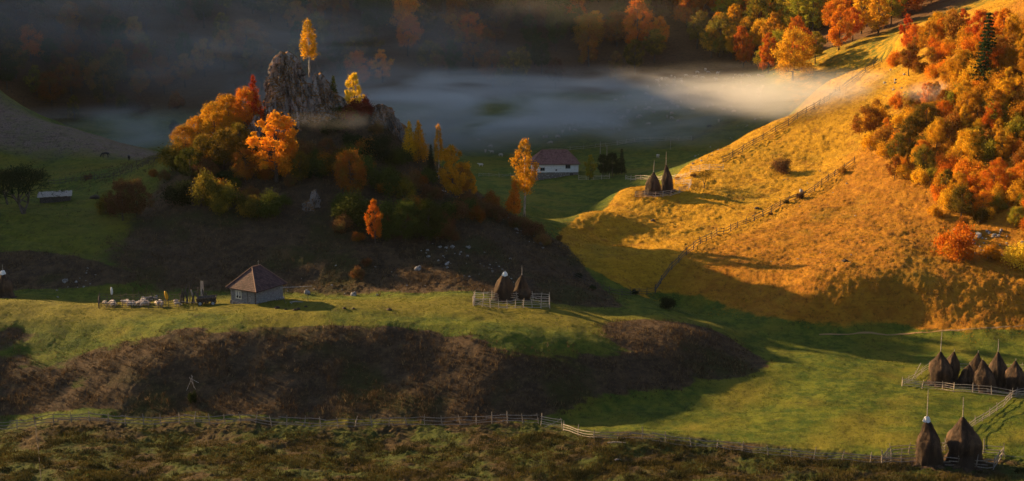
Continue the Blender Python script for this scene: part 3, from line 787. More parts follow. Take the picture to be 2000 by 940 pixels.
scatter([(-40,0),(-40,185),(40,200),(140,222),(320,222),(480,212),(640,196),(760,190),(900,182),(1100,178),(1230,160),(1330,140),(1385,118),(1330,0)], 150, 33, back_forest)
# the rest of the wood, farther up and beyond the frame, reads as one mass
def far_wood():
    rg = np.random.default_rng(5)
    vs, ts = [], []
    base_v = {k: [get_proto(k, s) for s in range(2)] for k in ('round', 'tall')}
    pts = []
    for _ in range(1500):
        x, y = rg.uniform(-330, 300), rg.uniform(500, 760)
        if x < -195 and y < 680: continue
        if y < np.interp(x, [-330, -60, 40, 90, 120, 300], [508, 512, 512, 520, 548, 480]): continue
        pts.append((x, y))
    for _ in range(220): pts.append((rg.uniform(150, 300), rg.uniform(250, 500)))
    for _ in range(520):
        y = rg.uniform(262, 470); x = rg.uniform(.40 * y, .40 * y + 70)
        pts.append((x, y))
    pts = np.array(pts); z = gz(pts[:, 0], pts[:, 1])
    down = np.arctan2(CAM_H - z, pts[:, 1]) - PITCH                       # only beyond the trees that stand as things of their own
    keep_ = (470 + FPX * np.tan(down) < -2) | (np.abs(pts[:, 0]) > .385 * pts[:, 1])
    pts, z = pts[keep_], z[keep_]
    for (x, y), zz in zip(pts, z):
        m = 90; d = rg.normal(size=(m, 3)); d /= np.linalg.norm(d, axis=1)[:, None]
        c = np.array([x, y, zz + 6.5]) + d * np.array([3.8, 3.8, 4.6]) * (.7 + .4 * rg.random((m, 1)))
        vq, tq = leaf_cloud([(0, 0, 0)], [.001], m, 1.9, rg)
        vs.append((vq.reshape(m, 4, 3) + c[:, None]).reshape(-1, 3)); ts.append(tq * .5 + .5 * rg.random())
    me = crown_mesh('far_wood', np.concatenate(vs), np.concatenate(ts)); me.materials.append(LEAF['rust'])
    o = bpy.data.objects.new('forest', me); o['kind'] = 'stuff'; o['label'] = 'autumn forest covering the high slopes around the valley'; link(o)
far_wood()

def hill_scrub(x, y):
    if 575 < x < 655 and y > 385: return                 # the pale rock face stays bare
    tone = R.choice(('dark green', 'green', 'green', 'brown', 'brown', 'olive', 'rust'))
    h = R.uniform(24, 46)
    zone = ('under the lit tree row' if x < 470 else 'under the big orange tree' if x < 585 else 'around the isolated rock face' if x < 680 else 'around the rusty dome tree' if x < 760 else 'under the right shoulder outcrop' if y < 400 and x < 840 else 'beside the low green trees' if y >= 400 else 'under the golden ridge trees')
    size = 'small' if h < 32 else 'mid-sized' if h < 39 else 'large'
    plant_at(x, y, h, 'bush', tone, f'{size} {tone} shrub in the shaded thicket {zone}', f'{size} {tone} shrubs in the thicket {zone}', wide=R.uniform(.9, 1.25))
scatter([(345,330),(420,300),(510,300),(620,280),(740,300),(800,330),(880,380),(960,425),(930,470),(850,490),(740,470),(690,480),(640,440),(560,430),(460,430),(390,400)], 64, 17, hill_scrub)
# ------------------------------------------------------------------ timber, hay, plaster
def wood_material(name, a, b, scale=(1, 1, 1)):
    m, nt = new_mat(name)
    s = noise(nt, 7, 5, .7, objcoord(nt, scale))
    principled(nt, mixc(nt, maprange(nt, s, .35, .65), a, b), .85, s, .5, .03)
    return m
GREYWOOD = wood_material('weathered_wood', (.16, .135, .115), (.42, .37, .33))
PALEWOOD = wood_material('pale_peeled_wood', (.34, .27, .21), (.62, .52, .42))
MIDWOOD = wood_material('old_fence_wood', (.14, .12, .10), (.36, .31, .27))
DARKWOOD = wood_material('dark_wood', (.035, .030, .028), (.11, .09, .08))
def hay_material():
    m, nt = new_mat('old_hay')
    s = noise(nt, 3.2, 6, .75, objcoord(nt, (1, 1, .22)), .3)
    t = noise(nt, .8, 4, .6, objcoord(nt))
    c = mixc(nt, maprange(nt, s, .38, .66), (.028, .018, .013), (.11, .064, .036))
    c = mixc(nt, maprange(nt, t, .5, .7), c, (.05, .036, .026))
    principled(nt, c, .95, s, .9, .18)
    return m
HAY = hay_material()
def plain(name, c, rough=.8, spec=.2):
    m, nt = new_mat(name)
    n_ = noise(nt, 5, 3, .6, objcoord(nt))
    principled(nt, mixc(nt, n_, tuple(q * .75 for q in c), c), rough, None, spec=spec)
    return m
WHITE_SHEET = plain('white_sheeting', (.78, .78, .78), .6)
# ------------------------------------------------------------------ haystacks
def hay_mesh(seed, rings=34, segs=40):
    rg = np.random.default_rng(seed)
    t = np.linspace(0, 1, rings)
    rad = np.interp(t, [0, .08, .22, .40, .58, .74, .88, .96, 1], [.80, .90, .98, .95, .78, .52, .26, .13, .03])
    rad = rad * (1 + np.interp(t, [0, .25, .5, .75, 1], rg.normal(size=5) * .07))
    th = np.linspace(0, 2 * np.pi, segs, endpoint=False)
    T, Z = np.meshgrid(th, t)
    k = 1 + .15 * fbm(np.cos(T) * 1.3 + seed, np.sin(T) * 1.3 + Z * 2, 3) + .055 * fbm(np.cos(T) * 7 + seed * 2, np.sin(T) * 7 + Z * 5, 3) + .015 * rg.normal(size=T.shape)
    lean = np.array([rg.normal(), rg.normal()]) * .07
    x = rad[:, None] * k * np.cos(T) * .5 + lean[0] * Z ** 1.6; y = rad[:, None] * k * np.sin(T) * .5 + lean[1] * Z ** 1.6
    v = np.stack([x, y, Z + .006 * rg.normal(size=T.shape)], -1).reshape(-1, 3)
    i = np.arange(rings * segs).reshape(rings, segs); j = np.roll(i, -1, 1)
    q = np.stack([i[:-1], j[:-1], j[1:], i[1:]], -1).reshape(-1, 4).tolist()
    q.append(tuple(int(a) for a in i[-1]))
    # loose wisps standing off the surface
    v = v.tolist()
    for _ in range(1500):
        a, tt = rg.random() * 6.283, rg.random() ** .8 * .97
        r_ = float(np.interp(tt, t, rad)) * .5
        p = np.array([r_ * math.cos(a) + lean[0] * tt ** 1.6, r_ * math.sin(a) + lean[1] * tt ** 1.6, tt])
        d = np.array([math.cos(a) * .02, math.sin(a) * .02, -.055 * (.5 + rg.random())]) + rg.normal(size=3) * .012
        s_ = np.array([-math.sin(a), math.cos(a), 0]) * .006
        n0 = len(v); o_ = np.array([math.cos(a), math.sin(a), 0]) * .012
        v += [(p - s_).tolist(), (p + s_).tolist(), (p + d + o_ + s_ * .4).tolist(), (p + d + o_ - s_ * .4).tolist()]; q.append((n0, n0 + 1, n0 + 2, n0 + 3))
    me = bpy.data.meshes.new('hay_pile'); me.from_pydata(v, [], q); me.update(); me.materials.append(HAY)
    me.polygons.foreach_set('use_smooth', np.ones(len(me.polygons), bool))
    return me, lean
HAYS = [hay_mesh(i + 2) for i in range(6)]
_hay_i = [0]
def haystack(px, py, wpx, hpx, label, group, pole_px=0, cap=False, Y=None):
    p = ground_at(px, py) if Y is None else Vector((along(px, py, Y)[0], Y, 0))
    p.z = float(gz(p.x, p.y)) - .1
    w, h = wpx * p.y / FPX, hpx * p.y / FPX
    me, lean = HAYS[_hay_i[0] % 6]; _hay_i[0] += 1
    t = thing('haystack', label, 'haystack', p, R.random() * 0.0, group)
    pile = part('hay_pile', me, t); pile.scale = (w, w, h)
    tip = Vector((lean[0] * w, lean[1] * w, h))
    if pole_px:
        g = Geo(); L_ = pole_px * p.y / FPX
        g.tube([tip * .9, tip + Vector((.02, 0, L_ * .5)), tip + Vector((R.uniform(-.1, .1), 0, L_))], [.07, .055, .03], 6)
        part('pole', g.mesh('pole'), t, GREYWOOD)
    else:
        g = Geo(); g.tube([tip * .9, tip + Vector((.05, .05, .35))], [.06, .04], 5); part('pole', g.mesh('pole'), t, GREYWOOD)
    if cap:
        v, f = [], []
        for r_ in range(4):
            for k in range(9):
                a = 2 * math.pi * k / 9; rr = (.04, .30, .42, .50)[r_] * (1 + .18 * math.sin(k * 2.3 + r_)); z_ = (.10, .0, -.28, -.55)[r_] + .08 * math.sin(k * 1.7)
                v.append(tip + Vector((rr * math.cos(a), rr * math.sin(a), z_)))
        for r_ in range(3):
            for k in range(9):
                f.append((r_ * 9 + k, (r_ + 1) * 9 + k, (r_ + 1) * 9 + (k + 1) % 9, r_ * 9 + (k + 1) % 9))
        g = Geo(); g.add(v, f); g.f.append(tuple(range(9)))
        part('cover', g.mesh('cover'), t, WHITE_SHEET)
    v, f_ = [(0, 0, .25)], []
    for r_ in range(1, 4):
        for k in range(28):
            a = 2 * math.pi * k / 28; rr = w * (.36 + .085 * r_ * (1 + .5 * math.sin(2.3 * k + w)) )
            gx, gy = p.x + rr * math.cos(a), p.y + rr * math.sin(a)
            v.append((rr * math.cos(a), rr * math.sin(a), float(gz(gx, gy)) - p.z + (.30, .14, .015)[r_ - 1] + .05 * math.sin(k * 1.9 + r_)))
    for k in range(28): f_.append((0, 1 + k, 1 + (k + 1) % 28))
    for r_ in range(2):
        for k in range(28): f_.append((1 + r_ * 28 + k, 29 + r_ * 28 + k, 29 + r_ * 28 + (k + 1) % 28, 1 + r_ * 28 + (k + 1) % 28))
    g = Geo(); g.add(v, f_); part('loose_hay', g.mesh('loose_hay'), t, HAY)
    return t
haystack(1815, 906, 60, 98, 'left one of the two nearest haystacks, white sheet tied under its tall pole', 'haystacks in the near corner pen', 60, True)
haystack(1882, 906, 76, 98, 'right one of the two nearest haystacks, the widest, with a bare pole', 'haystacks in the near corner pen', 42)
GP = 'haystacks in the right meadow pen'
haystack(1837, 752, 48, 70, 'dark haystack at the left end of the meadow pen with a long pole', GP, 42)
haystack(1856, 742, 38, 62, 'haystack half hidden behind the leftmost one in the meadow pen', GP, 0)
haystack(1888, 752, 36, 44, 'shortest haystack of the meadow pen', GP, 0)
haystack(1905, 740, 34, 56, 'brown haystack at the back between the shortest one and the wide one', GP, 0)
haystack(1924, 761, 50, 62, 'wide brown haystack closest to the front rail of the meadow pen', GP, 0)
haystack(1949, 752, 40, 70, 'tall haystack with a pole right of the wide brown one', GP, 26)
haystack(1983, 761, 42, 62, 'haystack at the right end of the meadow pen, cut by the frame edge', GP, 0)
haystack(983, 586, 42, 58, 'reddish haystack on the crest with a pale cap tied over its tip', 'haystacks on the crest', 0, True)
haystack(1018, 584, 36, 50, 'darker haystack on the crest right of the capped one, with a pole', 'haystacks on the crest', 20)
haystack(1275, 378, 32, 42, 'shorter left haystack on the sunlit spur, with a pole', 'haystacks on the sunlit spur', 24)
haystack(1304, 373, 26, 52, 'taller slim right haystack on the sunlit spur, with a pole', 'haystacks on the sunlit spur', 26)
haystack(12, 586, 34, 56, 'haystack at the left frame edge with a white cap', 'haystacks in the left hollow', 14, True, Y=232)
haystack(-8, 586, 30, 50, 'haystack cut off by the left frame edge', 'haystacks in the left hollow', 0, False, Y=234)

# ------------------------------------------------------------------ fences
POSTS = []
for _s in range(4):
    g = Geo(); rg = np.random.default_rng(_s)
    g.tube([(0, 0, -.3), (rg.normal() * .02, rg.normal() * .02, .5), (rg.normal() * .05, rg.normal() * .05, 1.0)], [.055, .05, .035], 6)
    POSTS.append(g.mesh('post'))
def fence(pts, label, rails=3, height=1.25, spacing=2.6, mat=None, thick=.045, close=False, group=None, jitter=.06, lean=.06, name='wooden_fence', pixel=True, bow=.05, top_extra=.25):
    """pts in photograph columns and rows (on the ground); every post and every rail is a part"""
    mat = mat or GREYWOOD
    P3 = [ground_at(*p) if pixel else Vector((p[0], p[1], float(gz(p[0], p[1])))) for p in pts]
    if close: P3.append(P3[0])
    base = P3[0].copy()
    t = thing(name, label, 'fence', base, group=group)
    def at(s_):
        for a, b in zip(P3[:-1], P3[1:]):
            L_ = (b - a).xy.length
            if s_ <= L_ or b is P3[-1]:
                q = a.lerp(b, min(1, s_ / max(L_, 1e-6))); q.z = float(gz(q.x, q.y)); return q
            s_ -= L_
    total = sum((b - a).xy.length for a, b in zip(P3[:-1], P3[1:]))
    corners, acc = [0], 0
    for a, b in zip(P3[:-1], P3[1:]):
        acc += (b - a).xy.length; corners.append(acc)
    marks = []
    for c0, c1 in zip(corners[:-1], corners[1:]):
        n_ = max(1, round((c1 - c0) / spacing)) if (c1 - c0) > spacing * .4 else 0
        for k in range(n_):
            marks.append(c0 + (c1 - c0) * k / n_)
    marks.append(total)
    if len(marks) > 98:
        marks = [total * k / 97 for k in range(98)]
    for s_ in marks:
        q = at(s_) - base
        o = part('post', R.choice(POSTS), t, None)
        if not o.data.materials: o.data.materials.append(mat)
        o.material_slots[0].link = 'OBJECT'; o.material_slots[0].material = mat
        o.location = q; h = (height + R.uniform(.0, top_extra))
        o.scale = (thick / .05, thick / .05, h); o.rotation_euler = (R.gauss(0, lean), R.gauss(0, lean), R.random() * 6)
    # rails: split poles lapping over several posts
    for r_ in range(rails):
        s0 = 0.0
        while s0 < total - .3:
            s1 = min(total, s0 + spacing * R.choice((2, 2, 3)))
            if total - s1 < spacing * .6: s1 = total
            n_ = max(2, int((s1 - s0) / (spacing * .5)))
            z0 = height * (r_ + .55) / (rails + .15)
            off = R.gauss(0, jitter)
            pts3 = []
            for k in range(n_ + 1):
                q = at(s0 + (s1 - s0) * k / n_) - base
                pts3.append(q + Vector((0, -thick * 1.3, z0 + off + R.gauss(0, jitter * .5) + bow * math.sin(k * 1.3 + r_))))
            g = Geo(); th_ = thick * R.uniform(.75, 1.05)
            g.tube(pts3, [th_ * (1 - .3 * k / n_) for k in range(n_ + 1)], 5)
            part('rail', g.mesh('rail'), t, mat)
            s0 = s1
            if s0 < total - .3: s0 -= .25
    return t
def brace(t, a, b, th=.04):
    base = t.location
    g = Geo(); g.tube([Vector(a) - base, Vector(b) - base], th, 5); part('brace', g.mesh('brace'), t, GREYWOOD)
# front fence, left to right
f = fence([(-40,838),(70,834),(210,828),(350,828),(560,834),(760,836),(900,832),(1052,828)], 'long weathered rail fence at the foot of the brown bank', 3, 1.45, 2.3, MIDWOOD, .07, jitter=.07, lean=.09, bow=.07)
f = fence([(1056,832),(1098,838)], 'short pale gate section joining the two front fences', 4, 1.55, 2.6, PALEWOOD, .055)
a_, b_ = ground_at(1062, 838), ground_at(1094, 838); brace(f, a_ + Vector((0, -.1, .2)), b_ + Vector((0, -.1, 1.3)))
f = fence([(1100,842),(1160,858),(1300,866),(1400,878),(1500,890),(1590,898),(1700,904),(1740,906)], 'low front fence running right along the meadow edge', 3, 1.2, 3.0, MIDWOOD, .07, jitter=.05, top_extra=.6)
f = fence([(70,836),(76,890),(82,960)], 'old wire fence line running down to the frame bottom on the left', 1, 1.3, 4.0, DARKWOOD, .03)
# near pen
f = fence([(1722,908),(1836,906),(1838,912),(1940,918),(1960,890),(1880,884),(1740,888)], 'rough pen around the two nearest haystacks', 3, 1.45, 2.4, MIDWOOD, .075, jitter=.05, close=True, name='hay_pen_fence', top_extra=.7)
f = fence([(1962,896),(2060,898)], 'single low rail leaving the near pen at the right edge', 1, .7, 3.0)
f = fence([(1840,884),(1905,830),(1960,795),(1984,775),(2010,770),(2060,772)], 'fence climbing right from the near pen to the meadow pen', 3, 1.25, 2.6, MIDWOOD, .065, jitter=.05)
# meadow pen
f = fence([(1762,755),(1840,762),(1862,766),(1975,778),(2040,778)], 'pale front rails of the haystack pen in the meadow', 4, 1.35, 3.2, PALEWOOD, .055, jitter=.05)
f = fence([(1762,755),(1800,732),(1815,722),(1860,722),(1950,724),(2040,728)], 'grey back rails of the haystack pen in the meadow', 3, 1.2, 3.0)
a_ = ground_at(1780, 748); brace(f, a_ + Vector((0, 0, .3)), ground_at(1797, 736) + Vector((0, 0, 2.1)))
# crest pen
f = fence([(925,598),(974,603),(1022,602),(1074,603),(1072,590),(1010,587),(928,586)], 'pale rail pen around the two crest haystacks', 4, 1.5, 1.6, PALEWOOD, .06, close=True, jitter=.04, name='hay_pen_fence', top_extra=.3)
a_ = ground_at(926, 598); brace(f, a_ + Vector((.1, -.1, .1)), ground_at(950, 600) + Vector((0, -.1, 1.4)), .05)
# sheep pen on the plateau
f = fence([(193,603),(240,603),(290,604),(330,602),(352,600),(355,590),(300,589),(196,589)], 'dark rail pen holding the penned sheep', 4, 1.45, 1.5, DARKWOOD, .045, close=True, jitter=.04, name='sheep_pen_fence', top_extra=.6)
# spur pen and fences
f = fence([(1241,386),(1280,388),(1310,384),(1345,372),(1350,362),(1320,360)], 'pale rail pen around the two sunlit spur haystacks', 4, 1.4, 2.2, PALEWOOD, .055, name='hay_pen_fence', jitter=.05)
f = fence([(1222,352),(1262,352),(1300,354),(1348,344)], 'pale rails just behind the spur haystacks', 3, 1.3, 2.6, PALEWOOD, .055)
f = fence([(1348,338),(1385,334),(1412,333)], 'short sunlit fence piece on the ridge above the spur haystacks', 4, 1.6, 2.4, PALEWOOD, .06)
f = fence([(1412,318),(1450,298),(1490,274),(1540,246),(1590,214),(1640,178),(1690,142),(1722,122)], 'long upper fence climbing the ridge of the lit slope', 3, 1.7, 4.0, DARKWOOD, .095)
f = fence([(1280,572),(1290,556),(1312,528),(1340,500),(1368,478),(1400,462),(1440,446),(1490,424),(1540,396),(1590,374),(1630,346),(1668,318)], 'middle fence curving up across the lit slope', 3, 1.5, 3.4, DARKWOOD, .085)
f = fence([(1120,545),(1165,566),(1215,578),(1280,574)], 'dark fence crossing the valley bottom behind the plateau', 3, 1.4, 3.0, DARKWOOD, .06)
f = fence([(1205,284),(1240,278),(1300,276),(1350,275)], 'pale fence in the mist across the far pasture', 3, 1.5, 4.0, PALEWOOD, .07)
f = fence([(1060,300),(1140,292),(1205,284)], 'dim fence continuing left from the pale pasture fence', 2, 1.3, 4.5, GREYWOOD, .06)
f = fence([(1352,276),(1400,250),(1450,228),(1500,198),(1560,160)], 'faint fence separating pasture from the stony bank', 2, 1.4, 5.0, DARKWOOD, .06)
f = fence([(1130,352),(1160,352),(1190,350)], 'short grey fence between the white house and the spur', 3, 1.3, 2.5, PALEWOOD, .05)
f = fence([(935,346),(975,346),(1020,345)], 'low dark fence left of the white house', 2, 1.1, 3.5, GREYWOOD, .05)
f = fence([(95,362),(140,356),(185,352),(235,345),(290,322),(310,314)], 'old picket fence behind the green slope on the left', 2, 1.2, 1.3, DARKWOOD, .05, top_extra=.6, lean=.12)

# ------------------------------------------------------------------ the hut on the plateau
def tile_material(name, a, b, scale=1.0):
    m, nt = new_mat(name)
    tc = nt.nodes.new('ShaderNodeTexCoord'); L = nt.links
    sp = nt.nodes.new('ShaderNodeSeparateXYZ'); L.new(tc.outputs['UV'], sp.inputs[0])
    br = nt.nodes.new('ShaderNodeTexBrick'); L.new(tc.outputs['UV'], br.inputs['Vector'])
    br.inputs['Color1'].default_value = (*a, 1); br.inputs['Color2'].default_value = (*b, 1); br.inputs['Mortar'].default_value = (.02, .014, .014, 1)
    br.inputs['Scale'].default_value = scale; br.inputs['Brick Width'].default_value = .22; br.inputs['Row Height'].default_value = .27; br.inputs['Mortar Size'].default_value = .022
    n_ = noise(nt, 1.2, 4, .6, objcoord(nt))
    c = mixc(nt, maprange(nt, n_, .45, .7), br.outputs['Color'], tuple(q * .5 for q in a))
    principled(nt, c, .8, br.outputs['Fac'], -.6 if False else .6, .05)
    return m
TILE_H = tile_material('hut_tiles', (.085, .045, .045), (.14, .075, .07))
TILE_W = tile_material('house_tiles', (.20, .085, .075), (.28, .14, .12))
LOG = wood_material('log_wall', (.115, .117, .122), (.285, .285, .29), (.3, .3, 2.5))
def hip_roof(w, d, h, ridge, over, thick=.10):
    """tiled hipped roof with metric UVs, centred, eaves at z=0"""
    W2, D2 = w / 2 + over, d / 2 + over
    e = [Vector((-W2, -D2, 0)), Vector((W2, -D2, 0)), Vector((W2, D2, 0)), Vector((-W2, D2, 0))]
    r = [Vector((-ridge / 2, 0, h)), Vector((ridge / 2, 0, h))]
    fs = [(e[0], e[1], r[1], r[0]), (e[2], e[3], r[0], r[1]), (e[3], e[0], r[0]), (e[1], e[2], r[1])]
    me = bpy.data.meshes.new('roof'); vs, fc, uv = [], [], []
    for f_ in fs:
        a = f_[0]; ux = (f_[1] - a).normalized(); n_ = ux.cross(f_[2] - a).normalized(); uy = n_.cross(ux)
        i0 = len(vs)
        for q in f_: vs.append(q); uv.append(((q - a).dot(ux), (q - a).dot(uy)))
        fc.append(tuple(range(i0, len(vs))))
    i0 = len(vs)
    for q in e: vs.append(q + Vector((0, 0, -thick))); uv.append((q.x, q.y))
    fc.append((i0 + 3, i0 + 2, i0 + 1, i0))
    for k in range(4):
        a, b = e[k], e[(k + 1) % 4]; j0 = len(vs)
        for q in (a + Vector((0, 0, -thick)), b + Vector((0, 0, -thick)), b, a): vs.append(q); uv.append((q.x, q.z))
        fc.append((j0, j0 + 1, j0 + 2, j0 + 3))
    me.from_pydata([tuple(q) for q in vs], [], fc)
    ul = me.uv_layers.new(name='UVMap')
    for i, l in enumerate(me.loops): ul.data[i].uv = uv[l.vertex_index]
    # ridge caps
    cap = Geo()
    for a, b in ((r[0], r[1]), (e[0], r[0]), (e[3], r[0]), (e[1], r[1]), (e[2], r[1])):
        n_ = max(2, int((b - a).length / .35))
        for k in range(n_):
            p, q = a.lerp(b, k / n_), a.lerp(b, (k + 1.06) / n_)
            cap.tube([p + Vector((0, 0, .02)), q + Vector((0, 0, .05))], [.095, .085], 6)
    return me, cap.mesh('ridge_tiles')
CAPT = plain('ridge_tile', (.20, .11, .085))
GLASS = plain('window_glass', (.03, .035, .045), .15, .6)
FRAME = plain('white_window_frame', (.74, .72, .62))
def hut():
    p = ground_at(497, 592)
    t = thing('log_hut', 'small dark log hut with a hipped tile roof on the grassy crest', 'hut', (p.x, p.y + 2.6, float(gz(p.x, p.y + 2.6)) - .1), math.radians(-32), scale=1.1)
    w, d, h = 4.7, 5.6, 2.55
    g = Geo(); n_ = 12
    for k in range(n_):                                   # walls of squared logs with crossing ends
        z = .45 + (h - .45) * (k + .5) / n_; hh = (h - .45) / n_ * .93
        o = .10 if k % 2 else 0
        g.box((0, -d / 2, z), (w + .3 + o, .18, hh)); g.box((0, d / 2, z), (w + .3 + o, .18, hh))
        g.box((-w / 2, 0, z + .02), (.18, d + .3 - o, hh)); g.box((w / 2, 0, z + .02), (.18, d + .3 - o, hh))
    g.box((0, 0, (h + .45) / 2), (w - .08, d - .08, h - .45))
    part('wall', g.mesh('wall'), t, LOG)
    g = Geo(); rg = np.random.default_rng(3)
    for k in range(34):
        a = k / 34 * 2 * (w + d); 
        x, y = (a - w / 2, -d / 2) if a < w else (w / 2, a - w - d / 2) if a < w + d else (w / 2 - (a - w - d), d / 2) if a < 2 * w + d else (-w / 2, d / 2 - (a - 2 * w - d))
        g.box((x, y, .18 + .05 * rg.normal()), (.55, .42, .62), rg.random() * .5)
    part('stone_footing', g.mesh('stone_footing'), t, STONE)
    roof, caps = hip_roof(w, d, 2.35, 1.5, .62)
    rm = Matrix.Rotation(math.pi / 2, 4, 'Z')
    roof, caps = hip_roof(d, w, 2.9, 1.7, .62); roof.transform(rm); caps.transform(rm)
    r_ = part('roof', roof, t, TILE_H, loc=(0, 0, h)); part('ridge_tiles', caps, r_, CAPT)
    g = Geo(); g.tube([(0, .5, 2.6), (0, .5, 3.6)], .035, 5); g.tube([(-.1, .5, 3.5), (.12, .5, 3.6), (.02, .5, 3.72)], .03, 4); part('roof_post', g.mesh('roof_post'), r_, GREYWOOD)
    wx = -.95
    g = Geo()
    for dx in (-.5, 0, .5): g.box((wx + dx, -d / 2 - .12, 1.6), (.11 if dx else .09, .10, 1.15))
    for dz in (-.56, .56): g.box((wx, -d / 2 - .13, 1.6 + dz), (1.12, .12, .12))
    fr = part('window', g.mesh('window'), t, FRAME)
    g = Geo(); g.box((wx, -d / 2 - .10, 1.6), (.95, .03, 1.05)); part('pane', g.mesh('pane'), fr, GLASS)
    g = Geo()
    for dx in (-.27, .27):
        g.box((wx + dx - .13, -d / 2 - .122, 1.75), (.12, .015, .75)); g.box((wx + dx + .13, -d / 2 - .122, 1.8), (.10, .015, .65))
    part('curtain', g.mesh('curtain'), fr, WHITE_SHEET)
    g = Geo(); g.box((wx + 1.75, -d / 2 - .105, 1.35), (.06, .06, 1.9)); g.box((w / 2 - .02, -d / 2 - .11, 1.45), (.14, .14, 2.1)); part('corner_board', g.mesh('corner_board'), t, DARKWOOD)
    return t
HUT = hut()
def leaning(name, label, cat, px, py, h, w, tilt, mat, yaw=0.0):
    p = ground_at(px, py)
    g = Geo(); g.tube([(0, 0, -.05), (tilt * .5, .03, h * .55), (tilt, .05, h)], [w, w * .95, w * .7], 6)
    return thing(name, label, cat, p, yaw, mesh=g.mesh(name), mat=mat)
leaning('plank', 'weathered board leaning on the hut wall, left one of two', 'plank', 483, 594, 1.35, .12, .12, GREYWOOD)
leaning('plank', 'weathered board leaning on the hut wall, right and shorter', 'plank', 490, 594, 1.1, .13, -.08, GREYWOOD)
# pole rail right of the hut
def pole_rail():
    a, b = ground_at(548, 592), ground_at(611, 590)
    t = thing('pole_rail', 'long horizontal pole on posts reaching right from the hut', 'pole', a)
    g = Geo(); v = b - a; g.tube([(0, 0, 2.45), v * .5 + Vector((0, 0, 2.5)), v + Vector((0, 0, 2.62))], [.07, .06, .045], 6); part('rail', g.mesh('rail'), t, GREYWOOD)
    for k in (.12, .85):
        q = a.lerp(b, k); q.z = float(gz(q.x, q.y)) - .2; g = Geo(); g.tube([q - a, q - a + Vector((.05, 0, 2.55 + .1 * k + (a.z - q.z) * 0))], .05, 5); part('post', g.mesh('post'), t, DARKWOOD)
pole_rail()
def log_on_ground(px0, px1, py, label):
    a, b = ground_at(px0, py), ground_at(px1, py)
    g = Geo(); v = b - a; g.tube([(0, 0, .1), v * .4 + Vector((0, 0, .22)), v + Vector((0, 0, .12))], [.12, .10, .06], 6)
    thing('fallen_log', label, 'log', a, mesh=g.mesh('fallen_log'), mat=GREYWOOD)
log_on_ground(566, 592, 592, 'long crooked log lying in the grass right of the hut')
log_on_ground(1200, 1212, 902, 'pale split log lying in the foreground grass')
log_on_ground(1186, 1222, 868, 'pale pole fallen beside the low front fence')
# ------------------------------------------------------------------ wagon, boards, poles by the sheep pen
def wagon():
    p = ground_at(403, 596)
    t = thing('farm_wagon', 'dark open farm wagon parked between the leaning boards and the hut', 'wagon', p, math.radians(6))
    g = Geo()
    g.box((0, 0, .72), (2.9, 1.3, .10))
    for s in (-1, 1):
        g.add([(-1.4, s * .62, .75), (1.4, s * .62, .75), (1.75, s * .9, 1.45), (-1.55, s * .9, 1.25), (-1.4, s * .68, .75), (1.4, s * .68, .75), (1.75, s * .96, 1.45), (-1.55, s * .96, 1.25)],
              [(0, 1, 2, 3), (7, 6, 5, 4), (0, 4, 5, 1), (3, 2, 6, 7), (0, 3, 7, 4), (1, 5, 6, 2)])
    g.box((1.55, 0, 1.1), (.06, 1.5, .6)); g.box((-1.45, 0, 1.0), (.06, 1.5, .5))
    part('cargo_box', g.mesh('cargo_box'), t, DARKWOOD)
    g = Geo(); g.tube([(-1.4, 0, .45), (-3.1, .1, .5), (-4.2, .1, .75)], .05, 6); part('drawbar', g.mesh('drawbar'), t, GREYWOOD)
    g = Geo()
    for x in (-.9, 1.15): g.tube([(x, -.75, .4), (x, .75, .4)], .05, 6)
    part('axle', g.mesh('axle'), t, DARKWOOD)
    tyre, rim = Geo(), Geo()
    for k in range(20):
        pass
    n_ = 20; v, f_ = [], []
    for k in range(n_):
        a = 2 * math.pi * k / n_
        for (rr, yy) in ((.40, -.08), (.40, .08), (.27, .08), (.27, -.08)): v.append((rr * math.cos(a), yy, rr * math.sin(a)))
    for k in range(n_):
        for c in range(4): f_.append((k * 4 + c, k * 4 + (c + 1) % 4, ((k + 1) % n_) * 4 + (c + 1) % 4, ((k + 1) % n_) * 4 + c))
    tyre.add(v, f_); tm = tyre.mesh('tyre')
    v = [(0, -.06, 0)] + [(.26 * math.cos(2 * math.pi * k / 16), -.03, .26 * math.sin(2 * math.pi * k / 16)) for k in range(16)] + [(0, .05, 0)] + [(.26 * math.cos(2 * math.pi * k / 16), .03, .26 * math.sin(2 * math.pi * k / 16)) for k in range(16)]
    rim.add(v, [(0, 1 + k, 1 + (k + 1) % 16) for k in range(16)] + [(17, 18 + (k + 1) % 16, 18 + k) for k in range(16)]); rmh = rim.mesh('rim')
    hub = Geo(); hub.tube([(0, -.12, 0), (0, .1, 0)], .07, 8); hm = hub.mesh('hub')
    RUB = plain('tyre_rubber', (.03, .03, .032)); RIM = plain('painted_rim', (.42, .42, .42), .5)
    for x in (-.9, 1.15):
        for y in (-.72, .72):
            w_ = part('wheel', hm, t, RIM, loc=(x, y, .40)); part('tyre', tm, w_, RUB); part('rim', rmh, w_, RIM)
wagon()
rg_ = np.random.default_rng(12)
